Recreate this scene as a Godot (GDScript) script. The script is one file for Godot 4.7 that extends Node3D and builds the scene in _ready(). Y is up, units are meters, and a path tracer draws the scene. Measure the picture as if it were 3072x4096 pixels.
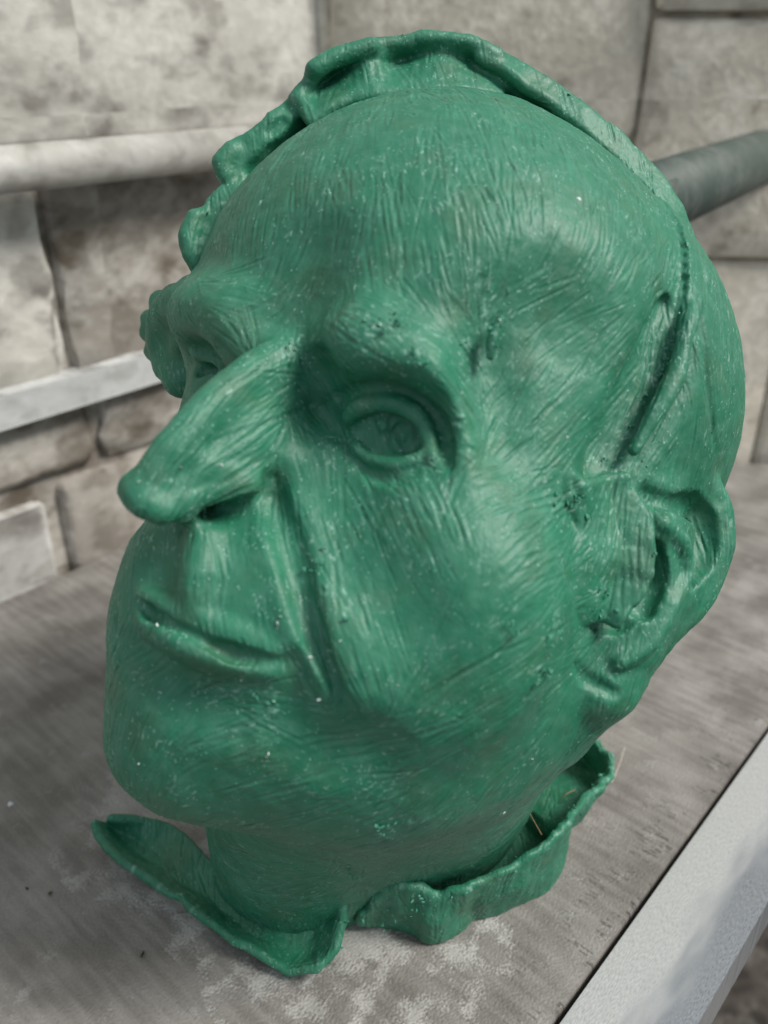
extends Node3D
# A green wax portrait head on a weathered board, in front of a wall of stone blocks.

const PITCH := -28.0
const EYE := Vector3(0, 0.28346, 0)
var ALONG := Vector3(0.6591, 0, -0.7520)   # along the board, away from the eye
var OUT := Vector3(0.7520, 0, 0.6591)      # across the board, towards its metal edge

func _ready() -> void:
	# ---- camera, sky, light, exposure
	var cam := Camera3D.new()
	cam.name = "camera"
	add_child(cam)
	cam.position = EYE
	cam.rotation_degrees = Vector3(PITCH, 0, 0)
	cam.near = 0.01
	cam.far = 200.0
	var lens := CameraAttributesPhysical.new()
	lens.frustum_focal_length = 20.785
	lens.frustum_focus_distance = 0.27
	lens.frustum_near = 0.01
	lens.frustum_far = 200.0
	lens.exposure_aperture = 6.5
	cam.attributes = lens
	cam.fov = 60.0
	var env := Environment.new()
	env.background_mode = Environment.BG_SKY
	var sky := Sky.new()
	var air := ProceduralSkyMaterial.new()
	air.sky_top_color = Color(0.80, 0.84, 0.88)
	air.sky_horizon_color = Color(0.70, 0.74, 0.77)
	air.ground_horizon_color = Color(0.40, 0.39, 0.37)
	air.ground_bottom_color = Color(0.22, 0.21, 0.20)
	air.sky_curve = 0.4
	sky.sky_material = air
	env.sky = sky
	env.background_energy_multiplier = 0.36
	env.tonemap_mode = Environment.TONE_MAPPER_LINEAR
	env.tonemap_exposure = 2.7
	env.sdfgi_enabled = true
	env.ssao_enabled = true
	env.ssil_enabled = true
	var we := WorldEnvironment.new()
	we.name = "daylight"
	we.environment = env
	add_child(we)
	var sun := DirectionalLight3D.new()
	sun.name = "overcast_sun"
	sun.light_energy = 0.48
	sun.light_angular_distance = 22.0
	sun.light_color = Color(1.0, 0.985, 0.96)
	sun.shadow_enabled = true
	add_child(sun)
	sun.look_at_from_position(Vector3(0.85, 1.08, 0.22), Vector3.ZERO)
	surroundings()
	wax_head()
	details()

# ------------------------------------------------------------------ helpers
func tag(o: Node, label: String, category := "", group := "", kind := "") -> void:
	if label: o.set_meta("label", label)
	if category: o.set_meta("category", category)
	if group: o.set_meta("group", group)
	if kind: o.set_meta("kind", kind)

func put(called: String, m: Mesh, mat: Material, parent: Node = self) -> MeshInstance3D:
	var o := MeshInstance3D.new()
	o.name = called
	o.mesh = m
	o.material_override = mat
	parent.add_child(o, true)
	return o

func noise(freq: float, octaves := 4, seed_ := 1, kind := FastNoiseLite.TYPE_SIMPLEX_SMOOTH) -> FastNoiseLite:
	var n := FastNoiseLite.new()
	n.noise_type = kind
	n.frequency = freq
	n.fractal_octaves = octaves
	n.seed = seed_
	return n

func grey_of(n: FastNoiseLite, w: int, h: int, tw: int, th: int) -> PackedByteArray:
	var im := n.get_image(w, h)
	im.convert(Image.FORMAT_L8)
	if tw != w or th != h: im.resize(tw, th, Image.INTERPOLATE_CUBIC)
	return im.get_data()

func srgb8(c: Color) -> Array:
	var s := c.linear_to_srgb()
	return [int(clampf(s.r, 0, 1) * 255), int(clampf(s.g, 0, 1) * 255), int(clampf(s.b, 0, 1) * 255)]

func smooth(a: float, b: float, x: float) -> float:
	return smoothstep(a, b, x)

# a box with rounded, slightly uneven edges and faces (metres); the front is +z
func block(size: Vector3, bevel: float, seed_: int, rough := 0.0, cells := 6) -> ArrayMesh:
	var st := SurfaceTool.new()
	st.begin(Mesh.PRIMITIVE_TRIANGLES)
	st.set_smooth_group(0)
	var n := noise(9.0, 3, seed_)
	var faces := [[Vector3.RIGHT, Vector3.UP, Vector3.BACK], [Vector3.BACK, Vector3.UP, Vector3.LEFT], [Vector3.LEFT, Vector3.UP, Vector3.FORWARD], [Vector3.FORWARD, Vector3.UP, Vector3.RIGHT], [Vector3.RIGHT, Vector3.FORWARD, Vector3.UP], [Vector3.RIGHT, Vector3.BACK, Vector3.DOWN]]
	var half := size * 0.5
	var cuts: Array[float] = [-1.0]
	for i in cells + 1: cuts.append(lerpf(-0.97, 0.97, float(i) / cells))
	cuts.append(1.0)
	for fc in faces:
		var at := func(i: int, j: int) -> Vector3:
			var q: Vector3 = (fc[0] * cuts[i] + fc[1] * cuts[j] + fc[2])
			var p := Vector3(q.x * half.x, q.y * half.y, q.z * half.z)
			var inner := Vector3(clampf(p.x, -half.x + bevel, half.x - bevel), clampf(p.y, -half.y + bevel, half.y - bevel), clampf(p.z, -half.z + bevel, half.z - bevel))
			var o := p - inner
			p = inner + (o.normalized() * bevel if o.length() > 0.0 else o)
			if rough > 0.0: p += Vector3(n.get_noise_3dv(p * 10.0), n.get_noise_3dv(p * 10.0 + Vector3(31, 0, 0)), n.get_noise_3dv(p * 10.0 + Vector3(0, 57, 0))) * rough
			return p
		for i in cuts.size() - 1:
			for j in cuts.size() - 1:
				var a: Vector3 = at.call(i, j)
				var b: Vector3 = at.call(i + 1, j)
				var c: Vector3 = at.call(i + 1, j + 1)
				var d: Vector3 = at.call(i, j + 1)
				for q in [a, c, b, a, d, c]: st.add_vertex(q)
	st.index()
	st.generate_normals()
	return st.commit()

# a rod swept along points, radius at each
func rod(pts: Array, radii: Array, sides := 8) -> ArrayMesh:
	var st := SurfaceTool.new()
	st.begin(Mesh.PRIMITIVE_TRIANGLES)
	st.set_smooth_group(0)
	var rings := []
	for i in pts.size():
		var d: Vector3 = (pts[mini(i + 1, pts.size() - 1)] - pts[maxi(i - 1, 0)]).normalized()
		var u := d.cross(Vector3.UP if absf(d.y) < 0.9 else Vector3.RIGHT).normalized()
		var w := d.cross(u)
		var ring := []
		for k in sides:
			var a := TAU * k / sides
			ring.append(pts[i] + (u * cos(a) + w * sin(a)) * radii[i])
		rings.append(ring)
	for i in pts.size() - 1:
		for k in sides:
			var k2 := (k + 1) % sides
			for q in [rings[i][k], rings[i + 1][k2], rings[i + 1][k], rings[i][k], rings[i][k2], rings[i + 1][k2]]: st.add_vertex(q)
	for e in [0, pts.size() - 1]:
		for k in sides:
			var k2 := (k + 1) % sides
			for q in ([pts[e], rings[e][k], rings[e][k2]] if e > 0 else [pts[e], rings[e][k2], rings[e][k]]): st.add_vertex(q)
	st.index()
	st.generate_normals()
	return st.commit()

# ------------------------------------------------------------------ stone, wood, metal
func stone(seed_: int, dark: Color, mid: Color, pale: Color, stain: float) -> StandardMaterial3D:
	var n1 := grey_of(noise(0.009, 5, seed_), 512, 512, 512, 512)
	var n2 := grey_of(noise(0.05, 4, seed_ + 1), 512, 512, 512, 512)
	var n3 := grey_of(noise(0.011, 5, seed_ + 2), 512, 512, 512, 512)
	var px := PackedByteArray()
	px.resize(512 * 512 * 3)
	var hp := PackedByteArray()
	hp.resize(512 * 512)
	for i in 512 * 512:
		# mirror blend at the rim keeps the repeat from showing a seam
		var a := n1[i] / 255.0
		var b := n2[i] / 255.0
		var s := n3[i] / 255.0
		var c := mid.lerp(pale, smoothstep(0.40, 0.75, a * 0.6 + b * 0.4))
		c = c.lerp(dark, smoothstep(0.50 - stain, 0.78 - stain, s * 0.75 + b * 0.25) * 0.95)
		c = c * (0.90 + 0.20 * b)
		var q := srgb8(c)
		px[i * 3] = q[0]
		px[i * 3 + 1] = q[1]
		px[i * 3 + 2] = q[2]
		hp[i] = int(clampf(b * 0.7 + a * 0.3, 0, 1) * 255)
	var m := StandardMaterial3D.new()
	m.albedo_texture = ImageTexture.create_from_image(Image.create_from_data(512, 512, false, Image.FORMAT_RGB8, px))
	m.roughness = 0.9
	m.metallic_specular = 0.3
	m.uv1_triplanar = true
	m.uv1_world_triplanar = true
	m.uv1_scale = Vector3.ONE * 4.0
	m.heightmap_enabled = true
	m.heightmap_texture = ImageTexture.create_from_image(Image.create_from_data(512, 512, false, Image.FORMAT_L8, hp))
	m.heightmap_scale = 0.05
	return m

var wood_px := PackedByteArray()
var wood_h := PackedByteArray()
const WW := 1024
const WH := 1408
func board_material() -> StandardMaterial3D:
	# texture u runs across the board (0.40 m), v along it (0.55 m)
	var blot := grey_of(noise(0.02, 5, 11), 512, 704, WW, WH)
	var blot2 := grey_of(noise(0.05, 5, 12), 512, 704, WW, WH)
	var grain := grey_of(noise(0.09, 4, 13), 96, WH, WW, WH)
	var pore := grey_of(noise(0.33, 3, 14), 110, WH, WW, WH)
	var fine := grey_of(noise(0.35, 2, 15), WW, WH, WW, WH)
	wood_px.resize(WW * WH * 3)
	wood_h.resize(WW * WH)
	# [u across (m), v along (m), radius, strength] of the worn pale patches
	var patch := [[0.300, 0.155, 0.042, 1.0], [0.255, 0.150, 0.035, 0.8], [0.285, 0.195, 0.030, 0.9], [0.205, 0.135, 0.03, 0.6], [0.33, 0.36, 0.03, 0.25], [0.16, 0.50, 0.10, 0.35], [0.05, 0.40, 0.09, 0.3], [0.31, 0.43, 0.05, 0.3]]
	for y in WH:
		var v := 0.0 + 0.70 * y / WH
		for x in WW:
			var i := y * WW + x
			var u := 0.40 * x / WW
			var g := grain[i] / 255.0
			var p := pore[i] / 255.0
			var b := blot[i] / 255.0
			var b2 := blot2[i] / 255.0
			var f := fine[i] / 255.0
			var near_edge := smoothstep(0.325, 0.376, u)
			var c := Color(0.148, 0.137, 0.124).lerp(Color(0.265, 0.250, 0.232), clampf(0.5 + (g - 0.5) * 0.9 + (b - 0.5) * 1.3, 0, 1))
			c = c * (0.86 + 0.28 * f)
			var crack := smoothstep(0.40, 0.30, p) * (0.12 * smoothstep(0.5, 0.62, b2) + near_edge * near_edge * 0.6 * smoothstep(0.52, 0.66, b2))
			c = c.lerp(Color(0.035, 0.028, 0.024), clampf(crack * 0.8, 0, 0.9))
			var w := 0.0
			for q in patch:
				var d: float = Vector2(u - q[0], v - q[1]).length() / q[2]
				if d < 1.4: w = maxf(w, q[3] * smoothstep(0.46, 0.66, b2 * 0.56 + f * 0.22 + b * 0.22 + 0.18 * (1.0 - d)) * (0.45 + 0.75 * b))
			w = maxf(w, 0.3 * smoothstep(0.70, 0.80, b2 * 0.8 + f * 0.2))
			c = c.lerp(Color(0.50, 0.49, 0.47) * (0.75 + 0.5 * f), w * 0.62)
			var q8 := srgb8(c)
			wood_px[i * 3] = q8[0]
			wood_px[i * 3 + 1] = q8[1]
			wood_px[i * 3 + 2] = q8[2]
			wood_h[i] = int(clampf(0.5 + (g - 0.5) * 0.25 - crack * 0.5 + w * 0.18 + (f - 0.5) * 0.25, 0, 1) * 255)
	var m := StandardMaterial3D.new()
	m.albedo_texture = ImageTexture.create_from_image(Image.create_from_data(WW, WH, false, Image.FORMAT_RGB8, wood_px))
	m.heightmap_enabled = true
	m.heightmap_texture = ImageTexture.create_from_image(Image.create_from_data(WW, WH, false, Image.FORMAT_L8, wood_h))
	m.heightmap_scale = 0.12
	m.roughness = 0.5
	m.metallic_specular = 0.5
	return m

func metal_material() -> StandardMaterial3D:
	var n1 := grey_of(noise(0.008, 3, 21), 512, 512, 512, 512)
	var n2 := grey_of(noise(0.12, 4, 22), 512, 512, 512, 512)
	var px := PackedByteArray()
	px.resize(512 * 512 * 3)
	var rp := PackedByteArray()
	rp.resize(512 * 512)
	for y in 512:
		for x in 512:
			var i := y * 512 + x
			var a := n1[i] / 255.0
			var b := n2[i] / 255.0
			var inner := smoothstep(0.72, 0.38, x / 512.0 + (a - 0.5) * 0.22 + (b - 0.5) * 0.3)   # paler next to the board, with an uneven border
			var c := Color(0.27, 0.285, 0.305).lerp(Color(0.44, 0.445, 0.44), inner)
			c = c.lerp(Color(0.30, 0.32, 0.31), 0.4 * smoothstep(0.62, 0.74, b * 0.6 + a * 0.25 + 0.22 * smoothstep(0.12, 0.0, x / 512.0)))
			c = c * (0.72 + 0.56 * b)
			var q := srgb8(c)
			px[i * 3] = q[0]
			px[i * 3 + 1] = q[1]
			px[i * 3 + 2] = q[2]
			rp[i] = int(clampf(0.35 + 0.35 * inner + 0.3 * (b - 0.5), 0, 1) * 255)
	var m := StandardMaterial3D.new()
	m.albedo_texture = ImageTexture.create_from_image(Image.create_from_data(512, 512, false, Image.FORMAT_RGB8, px))
	m.roughness_texture = ImageTexture.create_from_image(Image.create_from_data(512, 512, false, Image.FORMAT_L8, rp))
	m.roughness_texture_channel = BaseMaterial3D.TEXTURE_CHANNEL_RED
	m.roughness = 1.0
	m.metallic = 0.4
	return m

# a flat slab in the plane, from its outline; uv in metres through to_uv
func slab(outline: Array, y0: float, y1: float, to_uv: Callable, bevel := 0.0015) -> ArrayMesh:
	var st := SurfaceTool.new()
	st.begin(Mesh.PRIMITIVE_TRIANGLES)
	st.set_smooth_group(-1)
	var n := outline.size()
	var mid := Vector3.ZERO
	for p in outline: mid += p / n
	var rings := []
	for lv in [[y1, bevel], [y1 - bevel * 0.4, bevel * 0.35], [y1 - bevel, 0.0], [y0, 0.0]]:
		var ring := []
		for p in outline: ring.append(Vector3(p.x, lv[0], p.z) - Vector3(p.x - mid.x, 0, p.z - mid.z).normalized() * lv[1])
		rings.append(ring)
	var tri := func(a: Vector3, b: Vector3, c: Vector3) -> void:
		for q in [a, b, c]:
			st.set_uv(to_uv.call(q))
			st.add_vertex(q)
	for i in range(1, n - 1): tri.call(rings[0][0], rings[0][i], rings[0][i + 1])
	for i in range(1, n - 1): tri.call(rings[3][0], rings[3][i + 1], rings[3][i])
	for k in 3:
		for i in n:
			var j := (i + 1) % n
			tri.call(rings[k][i], rings[k + 1][i], rings[k + 1][j])
			tri.call(rings[k][i], rings[k + 1][j], rings[k][j])
	st.generate_normals()
	return st.commit()

func place(n: float, s: float, y := 0.0) -> Vector3:  # across, along the board
	return OUT * n + ALONG * s + Vector3(0, y, 0)

func surroundings() -> void:
	# ---- the floor far below the bench
	var dirt := stone(71, Color(0.03, 0.026, 0.022), Color(0.07, 0.06, 0.052), Color(0.12, 0.11, 0.10), 0.05)
	var fl := PlaneMesh.new()
	fl.size = Vector2(60, 60)
	var ground := put("ground", fl, dirt)
	ground.position.y = -0.55
	tag(ground, "dark earth floor below the bench", "", "", "structure")
	# ---- two stone walls that meet behind the head
	var warm := stone(31, Color(0.30, 0.265, 0.22), Color(0.60, 0.55, 0.465), Color(0.73, 0.68, 0.59), -0.03)
	var grey := stone(41, Color(0.17, 0.155, 0.14), Color(0.54, 0.52, 0.475), Color(0.69, 0.67, 0.62), 0.02)
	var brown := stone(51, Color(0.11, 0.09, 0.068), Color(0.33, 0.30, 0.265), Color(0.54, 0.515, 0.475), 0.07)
	var lime_grey := stone(66, Color(0.26, 0.26, 0.25), Color(0.50, 0.51, 0.505), Color(0.58, 0.59, 0.585), -0.02)
	var pale_stone := stone(65, Color(0.22, 0.20, 0.18), Color(0.47, 0.465, 0.445), Color(0.58, 0.58, 0.565), 0.02)
	var left := Node3D.new()
	left.name = "stone_wall"
	add_child(left)
	tag(left, "weathered grey stone block wall along the left of the board, carrying the pale pipe", "wall")
	var w0 := place(-0.4456, 0.0)
	left.position = w0
	left.basis = Basis(ALONG, Vector3.UP, OUT)
	# blocks as [from s, to s, from y, to y, material, proud]
	var joint := 0.0025
	for b in [[-0.35, 0.46, 0.233, 0.62, grey, 0.0], [0.46, 0.70, 0.233, 0.62, warm, 0.002], [-0.35, 0.244, 0.110, 0.233, grey, -0.002], [0.244, 0.45, 0.110, 0.233, brown, 0.0], [0.45, 0.70, 0.110, 0.233, brown, -0.004], [-0.35, 0.255, 0.056, 0.110, brown, -0.004], [0.255, 0.70, 0.056, 0.110, brown, -0.002], [-0.35, 0.221, -0.30, 0.056, pale_stone, 0.002], [0.221, 0.70, -0.30, 0.056, brown, 0.0]]:  # brown course just under the ledge: stain plus ledge shade put into its colour
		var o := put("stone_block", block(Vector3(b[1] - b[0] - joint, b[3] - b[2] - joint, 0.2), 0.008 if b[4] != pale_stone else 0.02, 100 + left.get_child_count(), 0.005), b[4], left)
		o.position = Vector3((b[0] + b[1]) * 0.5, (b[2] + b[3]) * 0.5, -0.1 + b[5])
	var mortar := put("mortar", block(Vector3(1.06, 0.93, 0.18), 0.002, 5), brown, left)
	mortar.position = Vector3(0.17, 0.155, -0.0982)
	var right := Node3D.new()
	right.name = "stone_wall"
	add_child(right, true)
	tag(right, "pale beige stone block wall behind the far end of the board", "wall")
	right.position = Vector3(0, 0, -0.622)
	for b in [[-0.035, 0.164, 0.225, 0.62, warm, 0.0], [0.164, 0.56, 0.298, 0.62, warm, 0.009], [0.164, 0.56, 0.150, 0.296, warm, 0.004], [-0.035, 0.164, -0.30, 0.225, warm, -0.002], [0.164, 0.285, -0.30, 0.150, warm, 0.0], [0.285, 0.56, -0.30, 0.150, warm, 0.002]]:
		var o := put("stone_block", block(Vector3(b[1] - b[0] - joint * 0.7, b[3] - b[2] - joint * 0.7, 0.2), 0.005, 200 + right.get_child_count(), 0.004), b[4], right)
		o.position = Vector3((b[0] + b[1]) * 0.5, (b[2] + b[3]) * 0.5, -0.1 + b[5])
	var mortar2 := put("mortar", block(Vector3(0.62, 0.93, 0.18), 0.002, 6), warm, right)
	mortar2.position = Vector3(0.262, 0.155, -0.0982)
	# ---- the board and its metal edge
	var uv_board := func(p: Vector3) -> Vector2: return Vector2((p.dot(OUT) + 0.45) / 0.40, p.dot(ALONG) / 0.70)
	var e := -0.0757
	var far_right := place(e, 0.0)
	far_right += ALONG * ((0.612 + far_right.z) / 0.7520)
	var far_left := place(-0.444, 0.0)
	far_left += ALONG * ((0.612 + far_left.z) / 0.7520)
	var board := put("board", slab([place(-0.444, -0.35), place(e, -0.35), far_right, far_left], -0.018, 0.0, uv_board), board_material())
	tag(board, "weathered grey brown wooden board that the green head stands on", "board")
	var uv_strip := func(p: Vector3) -> Vector2: return Vector2((p.dot(OUT) + 0.0735) / 0.036 * 0.98 + 0.01, p.dot(ALONG) / 0.16)
	var sm := slab([place(-0.0735, -0.35), place(-0.0395, -0.35), place(-0.0395, 0.80), place(-0.0735, 0.80)], -0.024, 0.001, uv_strip, 0.0025)
	var strip := put("metal_edge_strip", sm, metal_material())
	tag(strip, "flat metal strip, paler towards the board, along the right edge of the board", "metal strip")
	# ---- pipes and ledge
	var zinc := StandardMaterial3D.new()
	zinc.albedo_texture = stone(81, Color(0.20, 0.19, 0.17), Color(0.50, 0.49, 0.46), Color(0.62, 0.62, 0.60), 0.0).albedo_texture
	zinc.uv1_triplanar = true
	zinc.uv1_world_triplanar = true
	zinc.uv1_scale = Vector3.ONE * 5.0
	zinc.roughness = 0.42
	zinc.metallic = 0.3
	var rail := put("rail_pipe", rod([place(-0.428, -0.35, 0.2300), place(-0.428, 0.02, 0.2300), place(-0.428, 0.45, 0.2290)], [0.0108, 0.0108, 0.0108], 32), zinc)
	tag(rail, "pale metal pipe running level along the left stone wall", "pipe")
	var paint := StandardMaterial3D.new()
	paint.albedo_texture = stone(91, Color(0.05, 0.062, 0.055), Color(0.050, 0.075, 0.062), Color(0.12, 0.135, 0.125), -0.05).albedo_texture
	paint.uv1_triplanar = true
	paint.uv1_world_triplanar = true
	paint.uv1_scale = Vector3.ONE * 6.0
	paint.roughness = 0.6
	var a := Vector3(0.116, 0.2165, -0.424)
	var d := Vector3(0.55, -0.004, -0.835).normalized()
	var pole := Node3D.new()
	pole.name = "scaffold_pipe"
	pole.position = Vector3(a.x, 0, a.z)
	add_child(pole)
	var up := Vector3(0, a.y, 0)
	put("rail", rod([up - d * 0.012, up + d * 0.15, up + d * 0.3], [0.0172, 0.0172, 0.0172], 32), paint, pole)
	put("post", rod([Vector3(0, 0.0005, 0), up * 0.5, up + Vector3(0, 0.012, 0)], [0.0165, 0.0165, 0.0165], 32), paint, pole)
	tag(pole, "thick dark green painted pipe running into the right stone wall", "pipe")
	var ledge := put("ledge_strip", slab([place(-0.452, -0.35), place(-0.438, -0.35), place(-0.438, 0.45), place(-0.452, 0.45)], 0.101, 0.1195, func(p: Vector3) -> Vector2: return Vector2(p.y, p.dot(ALONG)) * 3.0, 0.002), lime_grey)
	tag(ledge, "narrow white ledge strip fixed low on the left stone wall", "ledge")

# ------------------------------------------------------------------ the wax: a field of rounded masses, meshed finely
class Item:
	var kind := 0          # 0 ball, 1 tube, 2 sheet, 3 half space
	var op := 1
	var k := 1.0
	var soft := false
	var c := Vector3.ZERO
	var ir := Vector3.ONE
	var ir2 := Vector3.ONE
	var rmin := 1.0
	var turned := false
	var inv := Basis()
	var planes := []
	var a := PackedVector3Array()
	var ab := PackedVector3Array()
	var il := PackedFloat32Array()
	var ra := PackedFloat32Array()
	var dr := PackedFloat32Array()
	var r := 1.0
	var tri := []          # [a, b, c] for sheets

func ball(f: Array, c: Vector3, r: Vector3, k: float, op: int, basis_ := Basis(), planes := []) -> void:
	var t := Item.new()
	t.op = op
	t.k = k
	t.c = c
	t.ir = Vector3.ONE / r
	t.ir2 = t.ir * t.ir
	t.rmin = minf(r.x, minf(r.y, r.z))
	t.turned = basis_ != Basis()
	t.inv = basis_.transposed()
	t.planes = planes
	f.append(t)

func spline(pts: Array, radii: Array, steps := 2) -> Array:
	var n := pts.size()
	var p := [pts[0] * 2.0 - pts[1]] + pts + [pts[n - 1] * 2.0 - pts[n - 2]]
	var q := [radii[0] * 2.0 - radii[1]] + radii + [radii[n - 1] * 2.0 - radii[n - 2]]
	var out := [[], []]
	for i in range(1, n):
		for j in steps:
			var t := float(j) / steps
			out[0].append(p[i].cubic_interpolate(p[i + 1], p[i - 1], p[i + 2], t))
			out[1].append(maxf(cubic_interpolate(q[i], q[i + 1], q[i - 1], q[i + 2], t), 0.3))
	out[0].append(pts[n - 1])
	out[1].append(radii[n - 1])
	return out

func tube(f: Array, pts: Array, radii: Array, k: float, op: int, curved := true) -> void:
	var t := Item.new()
	t.kind = 1
	t.op = op
	t.k = k
	var s := spline(pts, radii) if curved else [pts, radii]
	for i in s[0].size() - 1:
		var d: Vector3 = s[0][i + 1] - s[0][i]
		t.a.append(s[0][i])
		t.ab.append(d)
		t.il.append(1.0 / maxf(d.length_squared(), 1e-9))
		t.ra.append(s[1][i])
		t.dr.append(s[1][i + 1] - s[1][i])
	f.append(t)

func sheet(f: Array, rows: Array, r: float, k: float, op: int, torn := 0.0) -> void:
	if torn > 0.0:   # a torn edge: the first row is finely uneven
		var rng := RandomNumberGenerator.new()
		rng.seed = 77
		var fine := []
		var bend := noise(0.045, 2, 78)
		for j in rows.size():
			var zero := []
			for p in rows[j]: zero.append(1.0)
			var q: Array = spline(rows[j], zero, 4)[0]
			for i in q.size(): q[i] += Vector3(bend.get_noise_3dv(q[i]), 0.6 * bend.get_noise_3dv(q[i] + Vector3(40, 0, 0)), bend.get_noise_3dv(q[i] + Vector3(0, 80, 0))) * (2.6 * torn if j < rows.size() - 1 else 0.0)
			if j == 0:
				var drift := Vector3.ZERO
				for i in q.size():
					drift = drift * 0.6 + Vector3(rng.randfn(0, 0.3), rng.randfn(0, 0.4), rng.randfn(0, 0.3))
					q[i] += drift * torn * (1.6 if rng.randf() < 0.2 else 0.8)
				for i in q.size():
					if rng.randf() < 0.55: rim_spots.append(q[i] + Vector3(rng.randfn(0, 1.0), rng.randfn(0, 1.0), rng.randfn(0, 1.0)))
			fine.append(q)
		rows = fine
	var t := Item.new()
	t.kind = 2
	t.op = op
	t.k = k
	t.r = r
	for j in rows.size() - 1:
		for i in rows[j].size() - 1:
			t.tri.append([rows[j][i], rows[j][i + 1], rows[j + 1][i]])
			t.tri.append([rows[j][i + 1], rows[j + 1][i + 1], rows[j + 1][i]])
	f.append(t)

func cut(f: Array, pl: Plane) -> void:
	var t := Item.new()
	t.kind = 3
	t.op = -1
	t.k = 0.5
	t.planes = [pl]
	f.append(t)

static func to_triangle(p: Vector3, q: Array) -> float:
	var a: Vector3 = q[0]
	var b: Vector3 = q[1]
	var c: Vector3 = q[2]
	var ba := b - a
	var cb := c - b
	var ac := a - c
	var pa := p - a
	var pb := p - b
	var pc := p - c
	var n := ba.cross(ac)
	if signf(ba.cross(n).dot(pa)) + signf(cb.cross(n).dot(pb)) + signf(ac.cross(n).dot(pc)) < 2.0:
		return sqrt(minf((ba * clampf(ba.dot(pa) / ba.length_squared(), 0, 1) - pa).length_squared(), minf((cb * clampf(cb.dot(pb) / cb.length_squared(), 0, 1) - pb).length_squared(), (ac * clampf(ac.dot(pc) / ac.length_squared(), 0, 1) - pc).length_squared())))
	return absf(n.dot(pa)) / n.length()

static func one(t: Item, p: Vector3) -> float:
	if t.kind == 1:
		var best := 1e9
		for i in t.a.size():
			var v := p - t.a[i]
			var ab := t.ab[i]
			var s := clampf(v.dot(ab) * t.il[i], 0.0, 1.0)
			best = minf(best, (v - ab * s).length() - t.ra[i] - t.dr[i] * s)
		return best
	if t.kind == 0:
		var q := p - t.c
		if t.turned: q = t.inv * q
		var k0 := (q * t.ir).length()
		if k0 < 0.05: return -t.rmin
		var d := k0 * (k0 - 1.0) / (q * t.ir2).length()
		for pl in t.planes: d = maxf(d, pl.distance_to(p) + 0.5 * sin(p.y * 0.55 + 1.0) * sin(p.y * 1.3 + p.z * 0.4))
		return d
	if t.kind == 2:
		var best := 1e9
		for q in t.tri: best = minf(best, to_triangle(p, q))
		return best - t.r
	return t.planes[0].distance_to(p)

static func field(f: Array, p: Vector3, d := 1000.0, first := 0, last := -1) -> float:
	for n in range(first, f.size() if last < 0 else last):
		var t: Item = f[n]
		var e := one(t, p)
		var k := t.k
		if t.op > 0:
			var h := maxf(k - absf(d - e), 0.0) / k
			d = minf(d, e) - h * h * k * 0.25
		else:
			var h := maxf(k - absf(d + e), 0.0) / k
			d = maxf(d, -e) + h * h * k * 0.25
	return d

static func nearby(f: Array, c: Vector3, reach: float) -> Array:  # what can matter within reach of c
	var out := []
	for t: Item in f:
		var lim := t.k + reach * 1.25 + (30.0 if t.soft else 3.0 + t.k * 0.6)
		if one(t, c) > lim: continue
		if t.kind == 1 and t.a.size() > 1:
			var s := Item.new()
			s.kind = 1
			s.soft = t.soft
			s.op = t.op
			s.k = t.k
			for i in t.a.size():
				var v := c - t.a[i]
				var u := clampf(v.dot(t.ab[i]) * t.il[i], 0.0, 1.0)
				if (v - t.ab[i] * u).length() - t.ra[i] - t.dr[i] * u < lim:
					s.a.append(t.a[i])
					s.ab.append(t.ab[i])
					s.il.append(t.il[i])
					s.ra.append(t.ra[i])
					s.dr.append(t.dr[i])
			out.append(s)
		elif t.kind == 2:
			var s := Item.new()
			s.kind = 2
			s.soft = t.soft
			s.op = t.op
			s.k = t.k
			s.r = t.r
			for q in t.tri:
				if to_triangle(c, q) - t.r < lim: s.tri.append(q)
			out.append(s)
		else:
			out.append(t)
	return out

const LEAF := 4
var cell := 0.5
var origin := Vector3.ZERO
var tops := []
var all_items := []
var found := []

func mesh_block(n: int) -> void:
	var res := [PackedVector3Array(), PackedInt64Array(), PackedInt64Array()]
	descend(all_items, tops[n], 64, res)
	found[n] = res

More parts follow.
